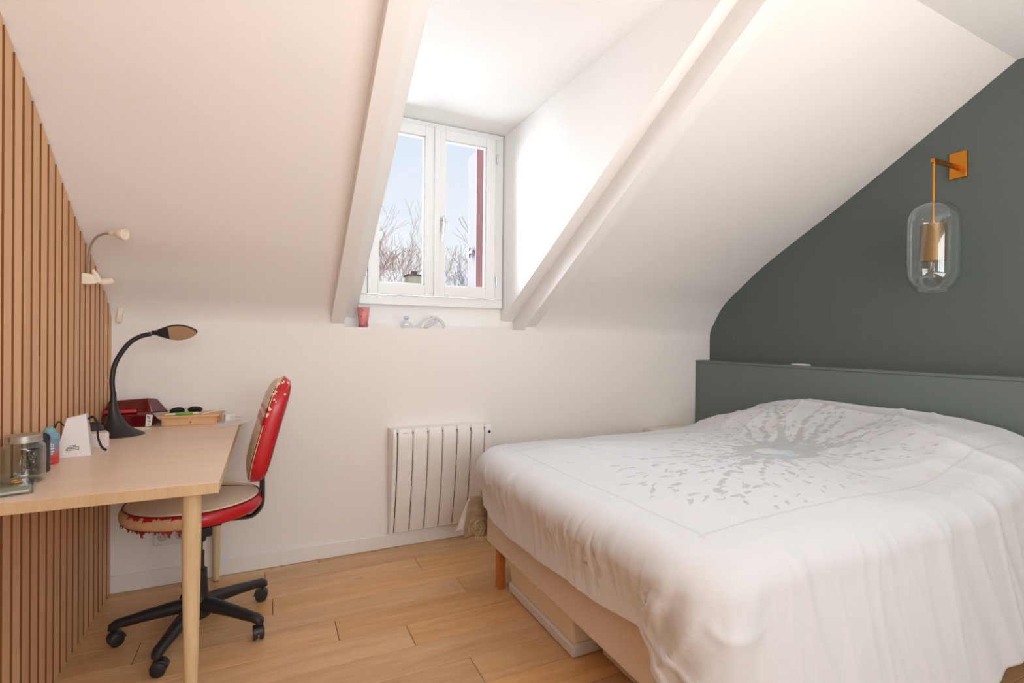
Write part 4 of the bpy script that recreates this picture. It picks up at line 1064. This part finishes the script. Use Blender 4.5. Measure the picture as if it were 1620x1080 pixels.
me.loops.add(faces.size); me.loops.foreach_set('vertex_index', faces.ravel().astype(np.int32))
me.polygons.add(len(faces)); me.polygons.foreach_set('loop_start', np.arange(0, faces.size, 4, dtype=np.int32)); me.polygons.foreach_set('loop_total', np.full(len(faces), 4, dtype=np.int32))
me.update(calc_edges=True); me.validate()
me.polygons.foreach_set('use_smooth', np.ones(len(me.polygons), dtype=bool))
# printed splash pattern as a colour attribute
rnd = random.Random(12)
PX = verts[:, 0] + .026 * (fbm(verts[:, 0] * 22, verts[:, 1] * 22, 61, 2) - .5); PY = verts[:, 1] + .026 * (fbm(verts[:, 0] * 22 + 9, verts[:, 1] * 22, 67, 2) - .5); topm = (Qg.reshape(-1) < .05)
gm = np.zeros(len(verts)); cm = np.zeros(len(verts))
cX, cY = 2.72, -1.42


def blob(arr, x, y, rx, ry, a, s=1.0):
    sel = np.where((np.abs(PX - x) < max(rx, ry) * 1.6) & (np.abs(PY - y) < max(rx, ry) * 1.6) & topm)[0]
    if not len(sel): return
    dx, dy = PX[sel] - x, PY[sel] - y; u = (dx * math.cos(a) + dy * math.sin(a)) / rx; v = (-dx * math.sin(a) + dy * math.cos(a)) / ry
    arr[sel] = np.maximum(arr[sel], s * np.clip((1.12 - np.sqrt(u * u + v * v)) / .24, 0, 1))


for ang_, ln, wd in [(205, .75, .020), (198, .55, .012), (222, .55, .015), (236, .42, .012), (250, .30, .010), (262, .40, .008), (180, .60, .014), (168, .62, .016), (155, .5, .012), (140, .42, .011), (125, .42, .012), (110, .45, .014), (96, .5, .012), (84, .5, .012), (70, .55, .014), (60, .72, .016), (50, .78, .018), (40, .80, .018), (30, .78, .016), (20, .80, .020), (10, .78, .018), (0, .80, .016), (-10, .78, .018), (-20, .8, .016), (-30, .72, .014), (-42, .62, .010), (-55, .50, .008), (-75, .4, .008)]:
    a = math.radians(ang_); x, y = cX + .10 * math.cos(a), cY + .07 * math.sin(a); d = .10; aa = a
    while d < ln:
        w_ = wd * (1.25 - d / ln) * rnd.uniform(.5, 1.3) * 1.15; st = rnd.uniform(.010, .016); blob(gm, x, y, max(.010, w_ * 1.3), w_, aa)
        aa += rnd.uniform(-.22, .22) + (a - aa) * .2; x += st * math.cos(aa); y += st * math.sin(aa); d += st
        if rnd.random() < .10 + .2 * d / ln: d += .03; x += .03 * math.cos(aa); y += .03 * math.sin(aa)
        if rnd.random() < .30:
            r_ = rnd.uniform(.02, .09); b2 = aa + rnd.choice((-1.3, 1.3)); blob(gm, x + r_ * math.cos(b2), y + r_ * math.sin(b2), rnd.uniform(.004, .014), rnd.uniform(.003, .008), aa)
    blob(gm, x, y, wd * 1.3, wd * .8, aa)
for i in range(110):
    a = math.radians(rnd.gauss(200, 30)); d = rnd.uniform(.25, .95); blob(gm, cX + d * math.cos(a), cY + d * math.sin(a) * .9, rnd.uniform(.010, .034), rnd.uniform(.003, .009), a + rnd.uniform(-.5, .5))
for i in range(60):
    a = math.radians(rnd.uniform(-60, 100)); d = rnd.uniform(.2, .8); blob(gm, cX + d * math.cos(a), cY + d * math.sin(a) * .9, rnd.uniform(.006, .02), rnd.uniform(.004, .009), a)
for i in range(60):
    a = 2 * math.pi * i / 60 + rnd.uniform(-.03, .03); r_ = rnd.uniform(.85, 1.15); blob(gm, cX + .02 + .165 * r_ * math.cos(a), cY + .115 * r_ * math.sin(a), .035, .018, a + 1.57, .95)
for i in range(46):
    a = math.radians(150 + 240 * rnd.random()); r_ = rnd.uniform(.62, 1.0); blob(cm, cX - .03 + .115 * r_ * math.cos(a), cY - .01 + .085 * r_ * math.sin(a), .018, .009, a + 1.57, rnd.uniform(.5, 1))
for i in range(14): blob(cm, cX - .16 + rnd.uniform(-.06, .10), cY - .13 + rnd.uniform(-.06, .03), .014, .006, rnd.uniform(0, 3), .8)
gm *= (verts[:, 1] > -1.93) & (verts[:, 0] > 1.76)
inr = lambda v, lo, hi: (v > lo) & (v < hi)
ln_ = np.zeros(len(verts))
for cond, dd in ((inr(PX, 1.73, 3.5), np.abs(verts[:, 1] + 1.955)), (inr(PX, 1.73, 3.5), np.abs(PY + .80)), (inr(PY, -1.965, -.80), np.abs(verts[:, 0] - 1.745)), (inr(PY, -1.965, -.80), np.abs(PX - 3.5))):
    ln_ = np.maximum(ln_, np.where(cond & topm, np.clip((.0065 - dd) / .005, 0, 1), 0))
brn = np.zeros(len(verts)); blob(brn, 2.93, -1.93, .035, .012, .2, .35); blob(brn, 2.66, -1.85, .03, .01, .1, .5)
white = np.array([.68, .69, .71]); grey = np.array([.46, .455, .455]); cyan = np.array([.47, .62, .67]); lc = np.array([.53, .525, .52]); bc = np.array([.66, .56, .47])
colr = np.tile(white, (len(verts), 1))
for m__, c__ in ((gm * .75, grey), (cm * .8, cyan), (ln_ * .55, lc), (brn, bc)): colr = colr * (1 - m__[:, None]) + c__ * m__[:, None]
at_ = me.color_attributes.new('print', 'FLOAT_COLOR', 'POINT'); at_.data.foreach_set('color', np.concatenate([colr, np.ones((len(verts), 1))], 1).ravel())
dm = mat('duvet_cotton', (.8, .8, .8, 1), .85, spec=.15, bump=.25, bscale=38, sheen=.1)
N = dm.node_tree.nodes; L = dm.node_tree.links; an = N.new('ShaderNodeAttribute'); an.attribute_name = 'print'; L.new(an.outputs['Color'], N['Principled BSDF'].inputs['Base Color'])
for nd in N:
    if nd.type == 'BUMP': nd.inputs['Distance'].default_value = .004
me.materials.append(dm)
duv = bpy.data.objects.new('duvet', me); COL.objects.link(duv)
sd = duv.modifiers.new('thickness', 'SOLIDIFY'); sd.thickness = .012; sd.offset = -1
tag(duv, 'white duvet with a pale grey and blue splash print, draped over the bed', 'duvet')

# grey-beige bedspread corner hanging out below the duvet at the far foot corner
M['spread'] = mat('bedspread', srgb(176, 158, 132), .9, bump=.5, bscale=120, var=.2, vscale=30)
bs = thing('bedspread', (1.60, -.60, 0), 'grey-beige bedspread hanging down at the far foot corner of the bed', 'bedspread')


def hang(x0, x1, z0, z1, y, skew, nm, m_, amp=.010, drop=.0):
    nu, nv = 36, 18; vs = []
    for j in range(nv + 1):
        q = j / nv
        for i in range(nu + 1):
            u = i / nu
            x = x0 + (x1 - x0) * u + skew * q * (1 - u); yy = y + amp * math.sin(u * 13 + 1) * (.2 + .8 * q) + .035 * q
            zl = z1 + .012 * math.sin(u * 8) + drop * (1 - u); vs.append((x, yy, z0 - (z0 - zl) * q))
    mb = MB(); mb.add(vs, [(j * (nu + 1) + i, j * (nu + 1) + i + 1, (j + 1) * (nu + 1) + i + 1, (j + 1) * (nu + 1) + i) for j in range(nv) for i in range(nu)])
    o = mb.build(nm, m_, bs, smooth=True); md = o.modifiers.new('solid', 'SOLIDIFY'); md.thickness = .004


hang(-.012, .30, .43, .205, .0, -.020, 'spread_cloth', M['spread'])
hang(-.010, .10, .40, .20, .045, -.055, 'white_lining', M['paper'], .004, .03)
mb = MB(); rnd = random.Random(8)
for i in range(30):
    a = rnd.uniform(0, 6.28); r_ = rnd.uniform(.010, .045); c = Vector((.034 + rnd.uniform(-.02, .02), -.008, .265 + rnd.uniform(-.02, .02)))
    mb.tube(spline([c + Vector((r_ * math.cos(a + t), rnd.uniform(-.004, .004), r_ * math.sin(a + t) * 1.2)) for t in (0, .8, 1.6, 2.3)], 4), .0011, 4)
mb.build('embroidery_thread', mat('straw_thread', srgb(222, 200, 160), .6), bs)
